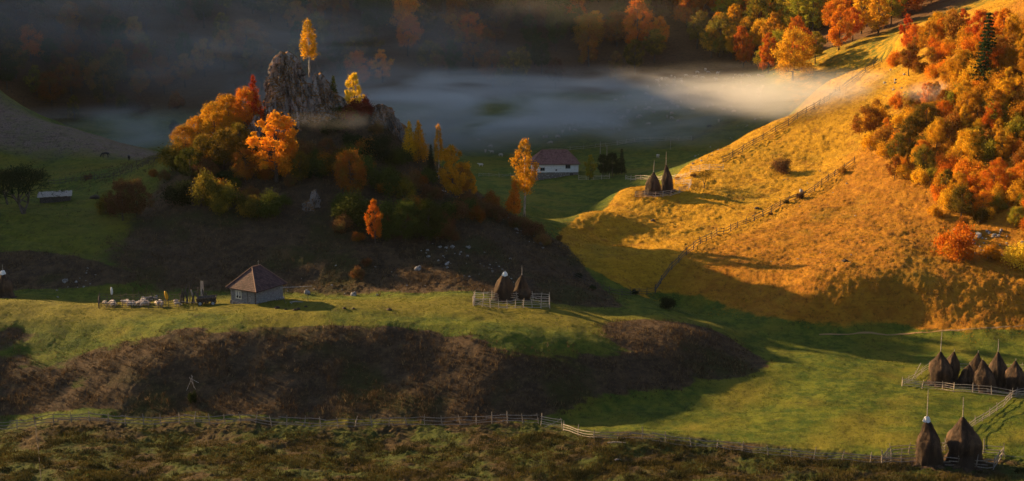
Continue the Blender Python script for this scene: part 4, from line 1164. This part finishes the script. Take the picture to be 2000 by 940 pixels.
for i, (px, h, tilt) in enumerate([(352,2.4,.5),(356,3.4,.9),(359,2.6,-.2),(363,4.2,1.1),(367,2.3,-.3),(371,3.9,.15),(375,2.2,.5),(380,2.4,-.5),(386,2.8,.2),(390,2.3,-.6),(394,4.1,.05),(398,3.9,-.05),(402,2.6,-.5),(406,2.0,-.3)]):
    lab = {3: 'longest slanting pole among the boards beside the sheep pen', 5: 'thin upright pole in the middle of the stacked boards', 10: 'tall upright board behind the wagon, left of a pair', 11: 'tall upright board behind the wagon, right of a pair'}.get(i, 'dark board leaning in the heap between sheep pen and wagon')
    leaning('board', lab, 'plank', px, 594 - (i % 3), h * .92, .09 if i in (3, 5) else .16, tilt, GREYWOOD if i in (10, 11, 7) else DARKWOOD).update_tag()
    if 'heap' in lab: col.objects[-1]['group'] = 'dark boards leaning beside the wagon'
def draped(px, py, h, w, label, mat, name, cat, lean=.1):
    p = ground_at(px, py)
    t = thing(name, label, cat, p)
    g = Geo(); g.tube([(0, 0, -.1), (0, 0, h + .1)], .04, 5); part('pole', g.mesh('pole'), t, DARKWOOD)
    v, f_ = [], []
    for r_ in range(7):
        q = r_ / 6; z = h - (h * .55) * q
        for k in range(10):
            a = 2 * math.pi * k / 10; rr = w * math.sin(math.pi * min(1, q * .8 + .12)) ** .7 * (1 + .25 * math.sin(3 * a + q * 2))
            v.append((rr * math.cos(a) + lean * q, rr * .6 * math.sin(a), z))
    for r_ in range(6):
        for k in range(10): f_.append((r_ * 10 + k, (r_ + 1) * 10 + k, (r_ + 1) * 10 + (k + 1) % 10, r_ * 10 + (k + 1) % 10))
    g = Geo(); g.add(v, f_ + [tuple(range(10)), tuple(range(60, 70))[::-1]]); part('cloth', g.mesh('cloth', True), t, mat)
draped(324, 600, 2.55, .26, 'bright yellow raincoat hung on a fence pole of the sheep pen', plain('yellow_oilcloth', (.72, .36, .02), .6), 'hanging_coat', 'coat', .25)
draped(219, 590, 2.5, .20, 'white cloth bag hung on a pole at the left of the sheep pen', WHITE_SHEET, 'hanging_bag', 'bag', .0)
def trough():
    p = ground_at(292, 589)
    t = thing('stone_heap', 'pale grey heap of stones behind the penned sheep', 'heap', p)
    for k in range(16):
        part('stone', R.choice(STONES), t, None, loc=(R.uniform(-1.3, 1.3), R.uniform(-.3, .3), R.uniform(.1, .8))).scale = (R.uniform(.4, .7),) * 3
trough()
# ------------------------------------------------------------------ low timber shed and plank pile on the left
def low_shed():
    p = ground_at(108, 396)
    t = thing('low_shed', 'low sunken shed with a roof of pale loose boards, beside the large bare tree', 'shed', p, math.radians(14))
    g = Geo(); g.box((0, 1.2, .6), (6.0, 2.6, 1.5)); part('wall', g.mesh('wall'), t, DARKWOOD)
    g = Geo()
    for k in range(15):
        x = -3.2 + k * .45
        g.box((x, 1.0 + R.gauss(0, .1), 1.55 + R.gauss(0, .04)), (.47, 3.4 + R.gauss(0, .15), .06 + .004 * (k % 3)), R.gauss(0, .012), Matrix.Rotation(.18, 3, 'X'))
    part('roof_boards', g.mesh('roof_boards'), t, MIDWOOD)
low_shed()
# ------------------------------------------------------------------ white house in the mist
def wall_white():
    m, nt = new_mat('limewashed_boards')
    tc = objcoord(nt)
    wv = nt.nodes.new('ShaderNodeTexWave'); wv.bands_direction = 'Z'; wv.inputs['Scale'].default_value = .62; wv.inputs['Distortion'].default_value = .5; nt.links.new(tc, wv.inputs['Vector'])
    n_ = noise(nt, 2, 5, .65, tc)
    c = mixc(nt, maprange(nt, n_, .5, .75), (.74, .70, .66), (.46, .42, .38))
    principled(nt, c, .85, wv.outputs['Fac'], .5, .08)
    return m
def stone_wall_mat():
    m, nt = new_mat('rubble_wall')
    vo = nt.nodes.new('ShaderNodeTexVoronoi'); vo.inputs['Scale'].default_value = 2.4; nt.links.new(objcoord(nt), vo.inputs['Vector'])
    c = mixc(nt, maprange(nt, vo.outputs['Distance'], .1, .5), (.38, .33, .29), (.16, .13, .11))
    principled(nt, c, .9, vo.outputs['Distance'], .6, .08)
    return m
def house():
    p = ground_at(1085, 348)
    w, d = 12.6, 8.0
    t = thing('white_house', 'white farmhouse with a red hipped roof and stone lower storey in the mist', 'house', (p.x - .2, p.y + 4.4, float(gz(p.x, p.y + 1)) - .5), math.radians(3))
    g = Geo(); g.box((0, 0, 3.2), (w, d, 2.3)); part('upper_wall', g.mesh('upper_wall'), t, wall_white())
    g = Geo(); g.box((0, 0, .8), (w - .1, d - .1, 2.5)); part('lower_wall', g.mesh('lower_wall'), t, stone_wall_mat())
    roof, caps = hip_roof(w, d, 3.4, 7.0, .55); r_ = part('roof', roof, t, TILE_W, loc=(0, 0, 4.36)); part('ridge_tiles', caps, r_, CAPT)
    for x, z, ww, hh in ((-3.6, 2.95, 1.2, .85), (3.4, 3.6, 1.3, 1.0), (.2, 2.7, .4, .4)):
        g = Geo()
        for s in (-1, 1): g.box((x + s * ww / 2, -d / 2 - .03, z), (.09, .14, hh + .09)); g.box((x, -d / 2 - .035, z + s * hh / 2), (ww, .15, .09))
        if ww > 1: g.box((x, -d / 2 - .03, z), (.07, .12, hh))
        f_ = part('window', g.mesh('window'), t, GREYWOOD); g = Geo(); g.box((x, -d / 2 - .015, z), (ww - .05, .04, hh - .05)); part('pane', g.mesh('pane'), f_, GLASS)
    g = Geo(); g.box((4.4, -d / 2 - .02, .95), (1.1, .14, 1.8)); part('door', g.mesh('door'), t, DARKWOOD)
    g = Geo()
    for s in (-1, 1): g.box((4.4 + s * .62, -d / 2 - .03, .95), (.13, .18, 1.9))
    g.box((4.4, -d / 2 - .03, 1.93), (1.4, .18, .12)); part('door_frame', g.mesh('door_frame'), t, GREYWOOD)
house()
for px, py, h in ((1172,320,44),(1185,325,40)):
    q = ground_at(px, py); g = Geo(); g.tube([(0, 0, -.2), (0, 0, h * q.y / FPX)], .08, 5)
    thing('wooden_pole', 'pale pole in the mist behind the yellow-green tree, ' + ('left one' if px < 1180 else 'right one'), 'pole', q, mesh=g.mesh('wooden_pole'), mat=GREYWOOD)
q = ground_at(1310, 274); g = Geo(); g.tube([(0, 0, -.2), (.1, 0, 3.6)], .07, 5); thing('wooden_pole', 'thin pole standing below the pale pasture fence', 'pole', ground_at(1309, 292), mesh=g.mesh('wooden_pole'), mat=GREYWOOD)
# small hay rack on the brown bank
def rack():
    p = ground_at(374, 765)
    t = thing('pole_tripod', 'rickety tripod of poles on the brown bank above the dark bush', 'rack', p)
    for a, b in (((-.7, 0, 0), (.3, 0, 2.2)), ((.6, .2, 0), (-.2, 0, 2.0)), ((-.2, 0, 1.9), (1.1, -.1, 1.2)), ((.3, .5, 0), (.1, 0, 2.3))):
        g = Geo(); g.tube([a, b], .045, 5); part('pole', g.mesh('pole'), t, GREYWOOD)
rack()
# molehills on the plateau
g = Geo(); import bmesh as _b
_bm = _b.new(); _b.ops.create_icosphere(_bm, subdivisions=2, radius=.5)
for v_ in _bm.verts: v_.co.z = max(0, v_.co.z) * .7; v_.co *= 1 + .12 * R.gauss(0, 1)
_mh = bpy.data.meshes.new('molehill'); _bm.to_mesh(_mh); _bm.free(); _mh.materials.append(plain('bare_soil', (.045, .028, .018)))
for px, py in ((541,603),(558,606),(575,607),(582,605),(597,600),(672,603),(690,604),(760,606)):
    q = ground_at(px, py); o = thing('molehill', 'dark molehill in the grass between hut and crest haystacks', 'molehill', q, group='molehills on the crest', scale=R.uniform(.5, .95), mesh=_mh)
for px, py, s in ((185,388,1.6),(1275,432,.9),(1650,512,1.0),(1478,408,.9)):
    q = ground_at(px, py); thing('earth_mound', {185: 'dark earth mound on the upper green slope', 1275: 'dark tuft of soil on the spur below the haystacks', 1650: 'dark hump low on the lit slope', 1478: 'dark hump beside the middle fence'}[px], 'mound', q, scale=s * 1.3, mesh=_mh)
# ------------------------------------------------------------------ sheep and horses: each body one skin
def skin_body(name, joints, bones, levels=1):
    me = bpy.data.meshes.new(name + '_skeleton')
    me.from_pydata([j[:3] for j in joints], bones, [])
    ob = bpy.data.objects.new(name, me); col.objects.link(ob)
    sk = ob.modifiers.new('skin', 'SKIN'); sk.use_smooth_shade = True
    sub = ob.modifiers.new('sub', 'SUBSURF'); sub.levels = levels; sub.render_levels = levels
    for i, j in enumerate(joints):
        r = j[3]; me.skin_vertices[0].data[i].radius = (r, r if len(j) < 5 else j[4])
    me.skin_vertices[0].data[0].use_root = True
    dg = bpy.context.evaluated_depsgraph_get(); dg.update()
    out = bpy.data.meshes.new_from_object(ob.evaluated_get(dg), depsgraph=dg)
    bpy.data.objects.remove(ob); bpy.data.meshes.remove(me)
    out.name = name
    return out
def sheep_mesh(graze):
    hx, hz = (.72, .28) if graze else (.74, .80)
    J = [(-.05, 0, .60, .25, .24), (-.35, 0, .60, .23, .23), (-.52, 0, .58, .13, .13), (.22, 0, .60, .24, .24), (.42, 0, .60 if graze else .66, .14), (.55, 0, .45 if graze else .78, .095), (hx, 0, hz, .075), (hx + (.10 if graze else .17), 0, hz - (.10 if graze else .05), .045),
         (-.40, .13, .42, .085), (-.44, .13, .24, .040), (-.42, .13, .02, .034), (-.40, -.13, .42, .085), (-.44, -.13, .24, .040), (-.42, -.13, .02, .034),
         (.30, .12, .42, .075), (.30, .12, .22, .038), (.31, .12, .02, .034), (.30, -.12, .42, .075), (.30, -.12, .22, .038), (.31, -.12, .02, .034), (-.62, 0, .42, .035),
         (.60, .12, hz + .10, .028), (.60, -.12, hz + .10, .028)]
    B = [(0, 1), (1, 2), (0, 3), (3, 4), (4, 5), (5, 6), (6, 7), (1, 8), (8, 9), (9, 10), (1, 11), (11, 12), (12, 13), (3, 14), (14, 15), (15, 16), (3, 17), (17, 18), (18, 19), (2, 20), (6, 21), (6, 22)]
    me = skin_body('sheep_body', J, B, 2)
    for v in me.vertices:                                   # woolly lumps on the trunk
        if .38 < v.co.z < .95 and v.co.x < .45:
            n_ = float(vnoise(np.array([v.co.x * 14 + 5]), np.array([v.co.y * 14 + v.co.z * 11]))[0])
            v.co += v.normal * .018 * n_
    return me
def fleece():
    m, nt = new_mat('fleece')
    oi = nt.nodes.new('ShaderNodeObjectInfo')
    c = mixc(nt, oi.outputs['Random'], (.34, .27, .22), (.60, .51, .44))
    principled(nt, c, .95, noise(nt, 16, 3, .6, objcoord(nt)), .6, .03)
    return m
FLEECE = fleece(); DARKFL = plain('dark_fleece', (.05, .04, .035))
SHEEP = [sheep_mesh(True), sheep_mesh(False)]
for s_ in SHEEP: s_.materials.append(FLEECE)
def sheep(px, py, label, group, k=None, dark=False, rot=None, s=1.0):
    q = ground_at(px, py)
    o = thing('sheep', label, 'sheep', q, rot if rot is not None else R.random() * 6.28, group, s * R.uniform(.92, 1.08), mesh=SHEEP[k if k is not None else (0 if R.random() < .7 else 1)])
    if dark: o.material_slots[0].link = 'OBJECT'; o.material_slots[0].material = DARKFL
    return o
flock = [(1283,158),(1292,155),(1302,154),(1311,150),(1318,152),(1330,155),(1360,150),(1372,152),(1383,142),(1378,136),(1362,142),(1356,150),(1340,148),(1402,143),(1436,147),(1399,155),(1444,148),(1450,149),(1463,149),(1481,148),(1489,150),(1432,153),
 (1286,161),(1288,168),(1303,168),(1317,158),(1319,168),(1331,160),(1333,162),(1316,167),(1343,174),(1360,173),(1417,157),(1448,162),(1412,169),(1463,168),(1428,172),(1434,173),(1451,176),(1484,175),(1491,170),(1485,180),(1480,184),(1265,171),(1262,184),(1297,178),(1301,179),(1298,183),(1278,191),(1274,196),(1275,192),
 (1218,190),(1230,188),(1202,196),(1304,196),(1312,199),(1314,204),(1288,203),(1262,204),(1343,186),(1365,184),(1355,184),(1344,195),(1330,200),(1369,188),(1384,179),(1404,184),(1407,184),(1417,194),(1435,190),(1434,199),(1464,190),(1484,189),(1392,204),(1382,208),(1353,214),(1413,214),(1426,208),(1433,218),
 (1241,211),(1261,214),(1268,211),(1227,217),(1226,221),(1204,214),(1201,220),(1303,212),(1324,209),(1276,220),(1312,222),(1250,227),(1218,228),(1246,230),(1213,232),(1225,238),(1312,231),(1303,229),(1325,237),(1266,243),(1404,237),(1385,248),(1210,254),
 (1030,230),(1028,241),(1060,235),(1007,245),(1043,230),(1088,246),(1104,243),(1118,243),(1129,245),(1138,249),(1148,243),(1113,253),(1123,255),(1168,247),(1174,240),(1099,258),(1187,241),(1210,246),(1196,252),(1062,269),(1068,268),(1089,268),(1075,279),(935,274),(958,286),(948,296),(960,297),(978,303),(939,323),(1285,306)]
for i, (px, py) in enumerate(flock):
    if i == len(flock) - 1: lab, gr = 'lone sheep grazing below the pale pasture fence', None
    elif (px, py) == (1404, 237): lab, gr = 'large sheep at the lower right edge of the flock', None
    elif (px, py) == (1385, 248): lab, gr = 'dark sheep at the lower right of the flock', None
    elif px < 1000: lab, gr = 'stray sheep in the dark pasture left of the white house', 'stray sheep left of the house'
    elif px < 1200: lab, gr = 'pale sheep grazing in the mist above the white house', 'sheep in the mist above the house'
    elif py < 160: lab, gr = 'pale sheep of the upper flock along the forest edge', 'sheep along the forest edge'
    else:
        zn = 'close to the edge of the lit slope' if px > 1440 else 'low in the flock above the pale pasture fence' if py > 218 else 'at the left end of the main flock' if px < 1260 else 'high in the main flock just below the forest edge' if py < 182 else 'in the middle of the main flock'
        lab, gr = 'pale sheep ' + zn, 'sheep ' + zn
    sheep(px, py + 3, lab, gr, dark=(px, py) == (1385, 248), s=1.25)
for i in range(30):
    px = R.choice((R.uniform(200, 285), R.uniform(262, 320))) if i < 28 else R.uniform(340, 350)
    sheep(px, R.uniform(593, 600), 'pale sheep crowded behind the rails of the pen', 'penned sheep', s=.95)
def horse_mesh():
    J = [(0, 0, 1.12, .30, .28), (-.45, 0, 1.16, .30, .27), (-.75, 0, 1.10, .20), (.45, 0, 1.15, .29, .25), (.72, 0, 1.12, .20), (.98, 0, .80, .13), (1.15, 0, .48, .12), (1.25, 0, .22, .075),
         (-.62, .17, .82, .15), (-.58, .17, .58, .075), (-.70, .17, .46, .06), (-.64, .17, .05, .06), (-.62, -.17, .82, .15), (-.52, -.17, .58, .075), (-.62, -.17, .46, .06), (-.55, -.17, .05, .06),
         (.50, .16, .80, .11), (.52, .16, .48, .06), (.50, .16, .05, .055), (.50, -.16, .80, .11), (.56, -.16, .48, .06), (.58, -.16, .05, .055), (-.92, 0, .95, .06), (-.98, 0, .50, .07), (1.02, .07, .62, .03), (1.02, -.07, .62, .03)]
    B = [(0, 1), (1, 2), (0, 3), (3, 4), (4, 5), (5, 6), (6, 7), (1, 8), (8, 9), (9, 10), (10, 11), (1, 12), (12, 13), (13, 14), (14, 15), (3, 16), (16, 17), (17, 18), (3, 19), (19, 20), (20, 21), (2, 22), (22, 23), (6, 24), (6, 25)]
    return skin_body('horse_body', J, B, 1)
HORSE = horse_mesh(); HORSE.materials.append(plain('black_coat', (.02, .018, .018), .6))
q = ground_at(206, 309); thing('horse', 'dark horse grazing side on in the left field, nearer the left hill', 'horse', q, math.radians(200), scale=1.0, mesh=HORSE)
q = ground_at(252, 314); thing('horse', 'dark horse seen end on in the left field, nearer the crag hill', 'horse', q, math.radians(110), scale=1.0, mesh=HORSE)
# ------------------------------------------------------------------ mist lying in the valley
def mist_material(name, dens, scale, colour=(.94, .92, .89), lo=.30, hi=.72, stretch=(1, 1, 1)):
    m, nt = new_mat(name); L = nt.links
    tc = nt.nodes.new('ShaderNodeTexCoord')
    ln = nt.nodes.new('ShaderNodeVectorMath'); ln.operation = 'LENGTH'; L.new(tc.outputs['Object'], ln.inputs[0])
    edge = maprange(nt, ln.outputs['Value'], 1.0, .15)
    geo = nt.nodes.new('ShaderNodeNewGeometry')
    mp = nt.nodes.new('ShaderNodeMapping'); mp.inputs['Scale'].default_value = stretch; L.new(geo.outputs['Position'], mp.inputs[0])
    n_ = maprange(nt, noise(nt, scale, 3, .55, mp.outputs[0], .6), lo, hi)
    mu = nt.nodes.new('ShaderNodeMath'); mu.operation = 'MULTIPLY'; L.new(edge, mu.inputs[0]); L.new(n_, mu.inputs[1])
    m2 = nt.nodes.new('ShaderNodeMath'); m2.operation = 'MULTIPLY'; L.new(mu.outputs[0], m2.inputs[0]); m2.inputs[1].default_value = dens
    v = nt.nodes.new('ShaderNodeVolumePrincipled'); v.inputs['Color'].default_value = (*colour, 1); v.inputs['Anisotropy'].default_value = 0.1
    L.new(m2.outputs[0], v.inputs['Density'])
    o = nt.nodes.new('ShaderNodeOutputMaterial'); L.new(v.outputs[0], o.inputs['Volume'])
    return m
import bmesh
def mist(px, py, Y, rx, ry, rz, dens, label, noise_scale=.03, rot=0.0, tiltx=0.0, **kw):
    bm = bmesh.new(); bmesh.ops.create_icosphere(bm, subdivisions=3, radius=1.0)
    me = bpy.data.meshes.new('mist'); bm.to_mesh(me); bm.free()
    me.materials.append(mist_material('mist_' + str(len(bpy.data.materials)), dens, noise_scale, **kw))
    o = bpy.data.objects.new('mist', me); o.location = along(px, py, Y); o.scale = (rx, ry, rz); o.rotation_euler = (0, tiltx, rot)
    o['kind'] = 'stuff'; o['label'] = label; link(o)
    return o
W_ = dict(stretch=(.55, .5, 3.2), lo=.38, hi=.68)
mist(1110, 214, 446, 100, 46, 15, .080, 'bright bank of mist lying over the pasture behind the white house', .045, **W_)
mist(800, 222, 440, 66, 38, 18, .058, 'mist drifting behind the right shoulder of the crag', .045, **W_)
mist(1420, 184, 446, 60, 34, 11, .032, 'thin sunlit mist where the pasture meets the lit slope', .06, **W_)
mist(300, 258, 452, 95, 34, 10, .035, 'thin bluish mist in the far left valley', .05, **W_)
mist(520, 120, 462, 84, 22, 30, .020, 'faint mist rising before the forest behind the crag', .04, stretch=(.6, .5, 1.8))
mist(110, 30, 480, 120, 22, 28, .013, 'faint warm haze over the forest at the upper left', .03, stretch=(.5, .5, 2))
mist(1000, 70, 500, 90, 20, 22, .007, 'very thin haze before the forest right of the crag', .03, stretch=(.5, .5, 2))
mist(1650, 190, 368, 44, 20, 8.5, .075, 'sunlit wisp crossing the top of the lit slope', .06, stretch=(.6, .6, 2.4))
mist(1900, 180, 324, 20, 9, 3.6, .14, 'small bluish wisp under the spruce', .09)
mist(660, 235, 282, 17, 7, 2.4, .016, 'thin wisp trailing across the foot of the summit crag', .12)
def haze():
    bm = bmesh.new(); bmesh.ops.create_cube(bm, size=1.0)
    me = bpy.data.meshes.new('haze'); bm.to_mesh(me); bm.free()
    m, nt = new_mat('even_haze'); v = nt.nodes.new('ShaderNodeVolumePrincipled'); v.inputs['Color'].default_value = (.80, .84, .90, 1); v.inputs['Density'].default_value = .000016
    o_ = nt.nodes.new('ShaderNodeOutputMaterial'); nt.links.new(v.outputs[0], o_.inputs['Volume']); me.materials.append(m)
    o = bpy.data.objects.new('haze', me); zmax = float(_Z.max()) + 30; zmin = float(_Z.min()) - 1
    o.scale = (3400, 1400, zmax - zmin); o.location = (0, 420, (zmax + zmin) / 2); o['kind'] = 'stuff'; o['label'] = 'thin even morning haze filling the valley'; link(o)
haze()
# ------------------------------------------------------------------ grass standing on the land
def grass_material(name, lo, hi, transl=.25):
    m, nt = new_mat(name); L = nt.links
    c = mixc(nt, N(nt, 'ShaderNodeAttribute', _attribute_name='tint').outputs['Fac'], lo, hi)
    geo = nt.nodes.new('ShaderNodeNewGeometry')
    c = mixc(nt, maprange(nt, noise(nt, .12, 4, .6, geo.outputs['Position']), .42, .62), c, tuple(.6 * a + .4 * b for a, b in zip(lo, hi)))
    d = nt.nodes.new('ShaderNodeBsdfDiffuse'); t = nt.nodes.new('ShaderNodeBsdfTranslucent'); L.new(c, d.inputs[0]); L.new(c, t.inputs[0])
    mx = nt.nodes.new('ShaderNodeMixShader'); mx.inputs[0].default_value = transl; L.new(d.outputs[0], mx.inputs[1]); L.new(t.outputs[0], mx.inputs[2])
    o = nt.nodes.new('ShaderNodeOutputMaterial'); L.new(mx.outputs[0], o.inputs['Surface']); return m
def zone(Z, x, y):
    return grid_lookup(_us, _vs, np.broadcast_to(Z, _X.shape), x, y)
def grass(label, mat, n, keep, h0, h1, w, seed, y0=158, y1=345, clump=.0, blades=3, spread=.12):
    rg = np.random.default_rng(seed)
    y = y0 + (y1 - y0) * rg.random(n) ** 1.25
    x = (rg.random(n) * 2 - 1) * .40 * (y + 5)
    k = keep(x, y) * (1 + clump * fbm(x / 3.2, y / 3.2, 3)) > rg.random(n)
    x, y = x[k], y[k]; n = len(x)
    z = gz(x, y)
    hh = (h0 + (h1 - h0) * rg.random(n) ** 2) * (1 + .5 * np.clip(vnoise(x / 2.5, y / 2.5), -1, 1))
    V = []
    for b in range(blades):
        a = rg.random(n) * 6.283
        ox, oy = rg.normal(size=n) * spread, rg.normal(size=n) * spread
        lx, ly = rg.normal(size=n) * .35 * hh, rg.normal(size=n) * .35 * hh
        p0 = np.stack([x + ox - np.cos(a) * w, y + oy - np.sin(a) * w, z - .05], -1); p1 = np.stack([x + ox + np.cos(a) * w, y + oy + np.sin(a) * w, z - .05], -1)
        V.append(np.stack([p0, p1, np.stack([x + ox + lx, y + oy + ly, z + hh * (.6 + .6 * rg.random(n))], -1)], 1))
    v = np.concatenate(V).reshape(-1, 3)
    me = raw_mesh('grass', v, np.arange(len(v)).reshape(-1, 3)); attr(me, 'tint', rg.random(len(v) // 3), 'FACE'); me.materials.append(mat)
    o = bpy.data.objects.new('grass', me); o['kind'] = 'stuff'; o['label'] = label; link(o)
BR = np.clip(np.maximum(hill, bank), 0, 1)
grass('coarse brown grass and bracken on the bank and the central hill', grass_material('bracken_blades', (.032, .021, .013), (.135, .088, .046)), 190000, lambda x, y: zone(BR, x, y) * .9, .18, .60, .05, 1, clump=1.0)
grass('pale bleached grass wisps on the brown bank', grass_material('bleached_blades', (.11, .075, .038), (.27, .19, .10)), 60000, lambda x, y: zone(BR, x, y) * .35, .2, .7, .04, 5, clump=1.8)
grass('golden dry grass of the sunlit slope', grass_material('golden_blades', (.22, .12, .012), (.46, .27, .028)), 260000, lambda x, y: zone(gold, x, y) * .8, .12, .34, .045, 2, y1=410, clump=.8)
grass('short green grass of the meadow and plateau', grass_material('green_blades', (.032, .055, .008), (.14, .15, .016)), 150000, lambda x, y: (1 - zone(BR, x, y)) * (1 - zone(gold, x, y)) * (1 - zone(front, x, y)) * .8, .06, .17, .04, 3, clump=.8)
grass('mixed rough grass in the foreground pasture', grass_material('rough_blades', (.022, .024, .008), (.13, .095, .026)), 110000, lambda x, y: zone(front, x, y) * .9 * (y < np.interp(x, [-80, 4, 50, 75], [184.5, 184, 172, 170])), .10, .36, .05, 4, y1=192, clump=1.6)
# a worn foot track along the base of the lit slope
def track(cols, width, label):
    P3 = [ground_at(*c) for c in cols]; V, F = [], []
    pts = []
    for a, b in zip(P3[:-1], P3[1:]):
        n_ = max(2, int((b - a).length / .4)); pts += [a.lerp(b, k / n_) for k in range(n_)]
    for i, p in enumerate(pts):
        d = (pts[min(i + 1, len(pts) - 1)] - pts[max(i - 1, 0)]).xy.normalized(); s = Vector((-d.y, d.x))
        w_ = width * (.8 + .3 * math.sin(i * .37))
        j = .25 * float(vnoise(np.array([i * .09]), np.array([3.3]))[0])
        for k in (-1, 0, 1):
            q = p.xy + s * (k * w_ + j); V.append((q.x, q.y, float(gz(q.x, q.y)) + .035))
        if i: F += [(i * 3 - 3, i * 3 - 2, i * 3 + 1, i * 3), (i * 3 - 2, i * 3 - 1, i * 3 + 2, i * 3 + 1)]
    me = bpy.data.meshes.new('path'); me.from_pydata(V, [], F); me.update()
    me.materials.append(plain('trodden_earth', (.28, .17, .07))) if not bpy.data.materials.get('trodden_earth') else me.materials.append(bpy.data.materials['trodden_earth'])
    o = bpy.data.objects.new('path', me); o['kind'] = 'structure'; link(o)
track([(1600, 655), (1700, 653), (1800, 650), (1900, 643), (2020, 635)], .22, '')

grass('dark rush clumps dotted through the foreground pasture', grass_material('rush_blades', (.014, .018, .009), (.045, .042, .015)), 60000, lambda x, y: (y < np.interp(x, [-80, 4, 50, 75], [183, 182, 170, 168])) * zone(front, x, y) * np.clip(fbm(x / 1.6, y / 1.6, 2) - .25, 0, 1) * 1.6, .3, .75, .05, 8, y1=192, blades=5, spread=.2)
grass('darker tussocks scattered over the sunlit slope', grass_material('tussock_blades', (.10, .05, .010), (.30, .16, .022)), 120000, lambda x, y: zone(gold, x, y) * np.clip(fbm(x / 1.3, y / 1.3, 2) - .45, 0, 1) * 1.3, .18, .42, .05, 9, y1=410, blades=5, spread=.18)
# ------------------------------------------------------------------ scrub along fences and in the gully
for px, py, h, t, lab in [(1562,388,15,'brown','low brown scrub where the middle fence bends up the slope'),(1535,398,11,'olive','low scrub on the middle fence left of the bend'),(1645,340,16,'rust','rusty scrub near the top end of the middle fence'),(1505,420,8,'brown','smallest scrub patch along the middle fence'),
    (1130,545,14,'dark green','dark scrub on the gully fence, left end'),(1158,566,12,'dark green','dark scrub on the gully fence, second from its left end'),(1240,576,12,'dark green','dark scrub on the gully fence beside the solitary dark bush'),(1355,346,10,'brown','brown scrub between the spur pens'),(1322,352,9,'rust','rusty scrub just behind the taller spur haystack'),
    (1748,196,12,'rust','small rusty scrub among the pale rocks by the upper fence'),(700,545,26,'brown','dark brown shrub low on the dark flank right of the hut'),(716,520,20,'brown','dark brown shrub above the low one on the dark flank'),(1092,468,12,'brown','scrub tuft on the spur foot beside the gully'),(300,345,18,'rust','rusty scrub on the ridge where picket fence meets the hill'),(322,352,22,'brown','brown scrub on the hill ridge right of the picket fence')]:
    plant_at(px, py, h, 'bush', t, lab, wide=1.2)
# things that still share a label and stand apart are told apart by their order from left to right
_by = {}
for t in TREES: _by.setdefault(t['label'], []).append(t)
for lab, ts in _by.items():
    if 2 <= len(ts) <= 5 and len(lab.split()) <= (14 if len(ts) < 4 else 13):
        ts.sort(key=lambda o: o.location.x / o.location.y)
        for o, w_ in zip(ts, {2: ('left one', 'right one'), 3: ('left one', 'middle one', 'right one'), 4: ('leftmost', 'second from left', 'third from left', 'rightmost'), 5: ('leftmost', 'second from left', 'third from left', 'fourth from left', 'rightmost')}[len(ts)]): o['label'] = f'{lab}, {w_}'
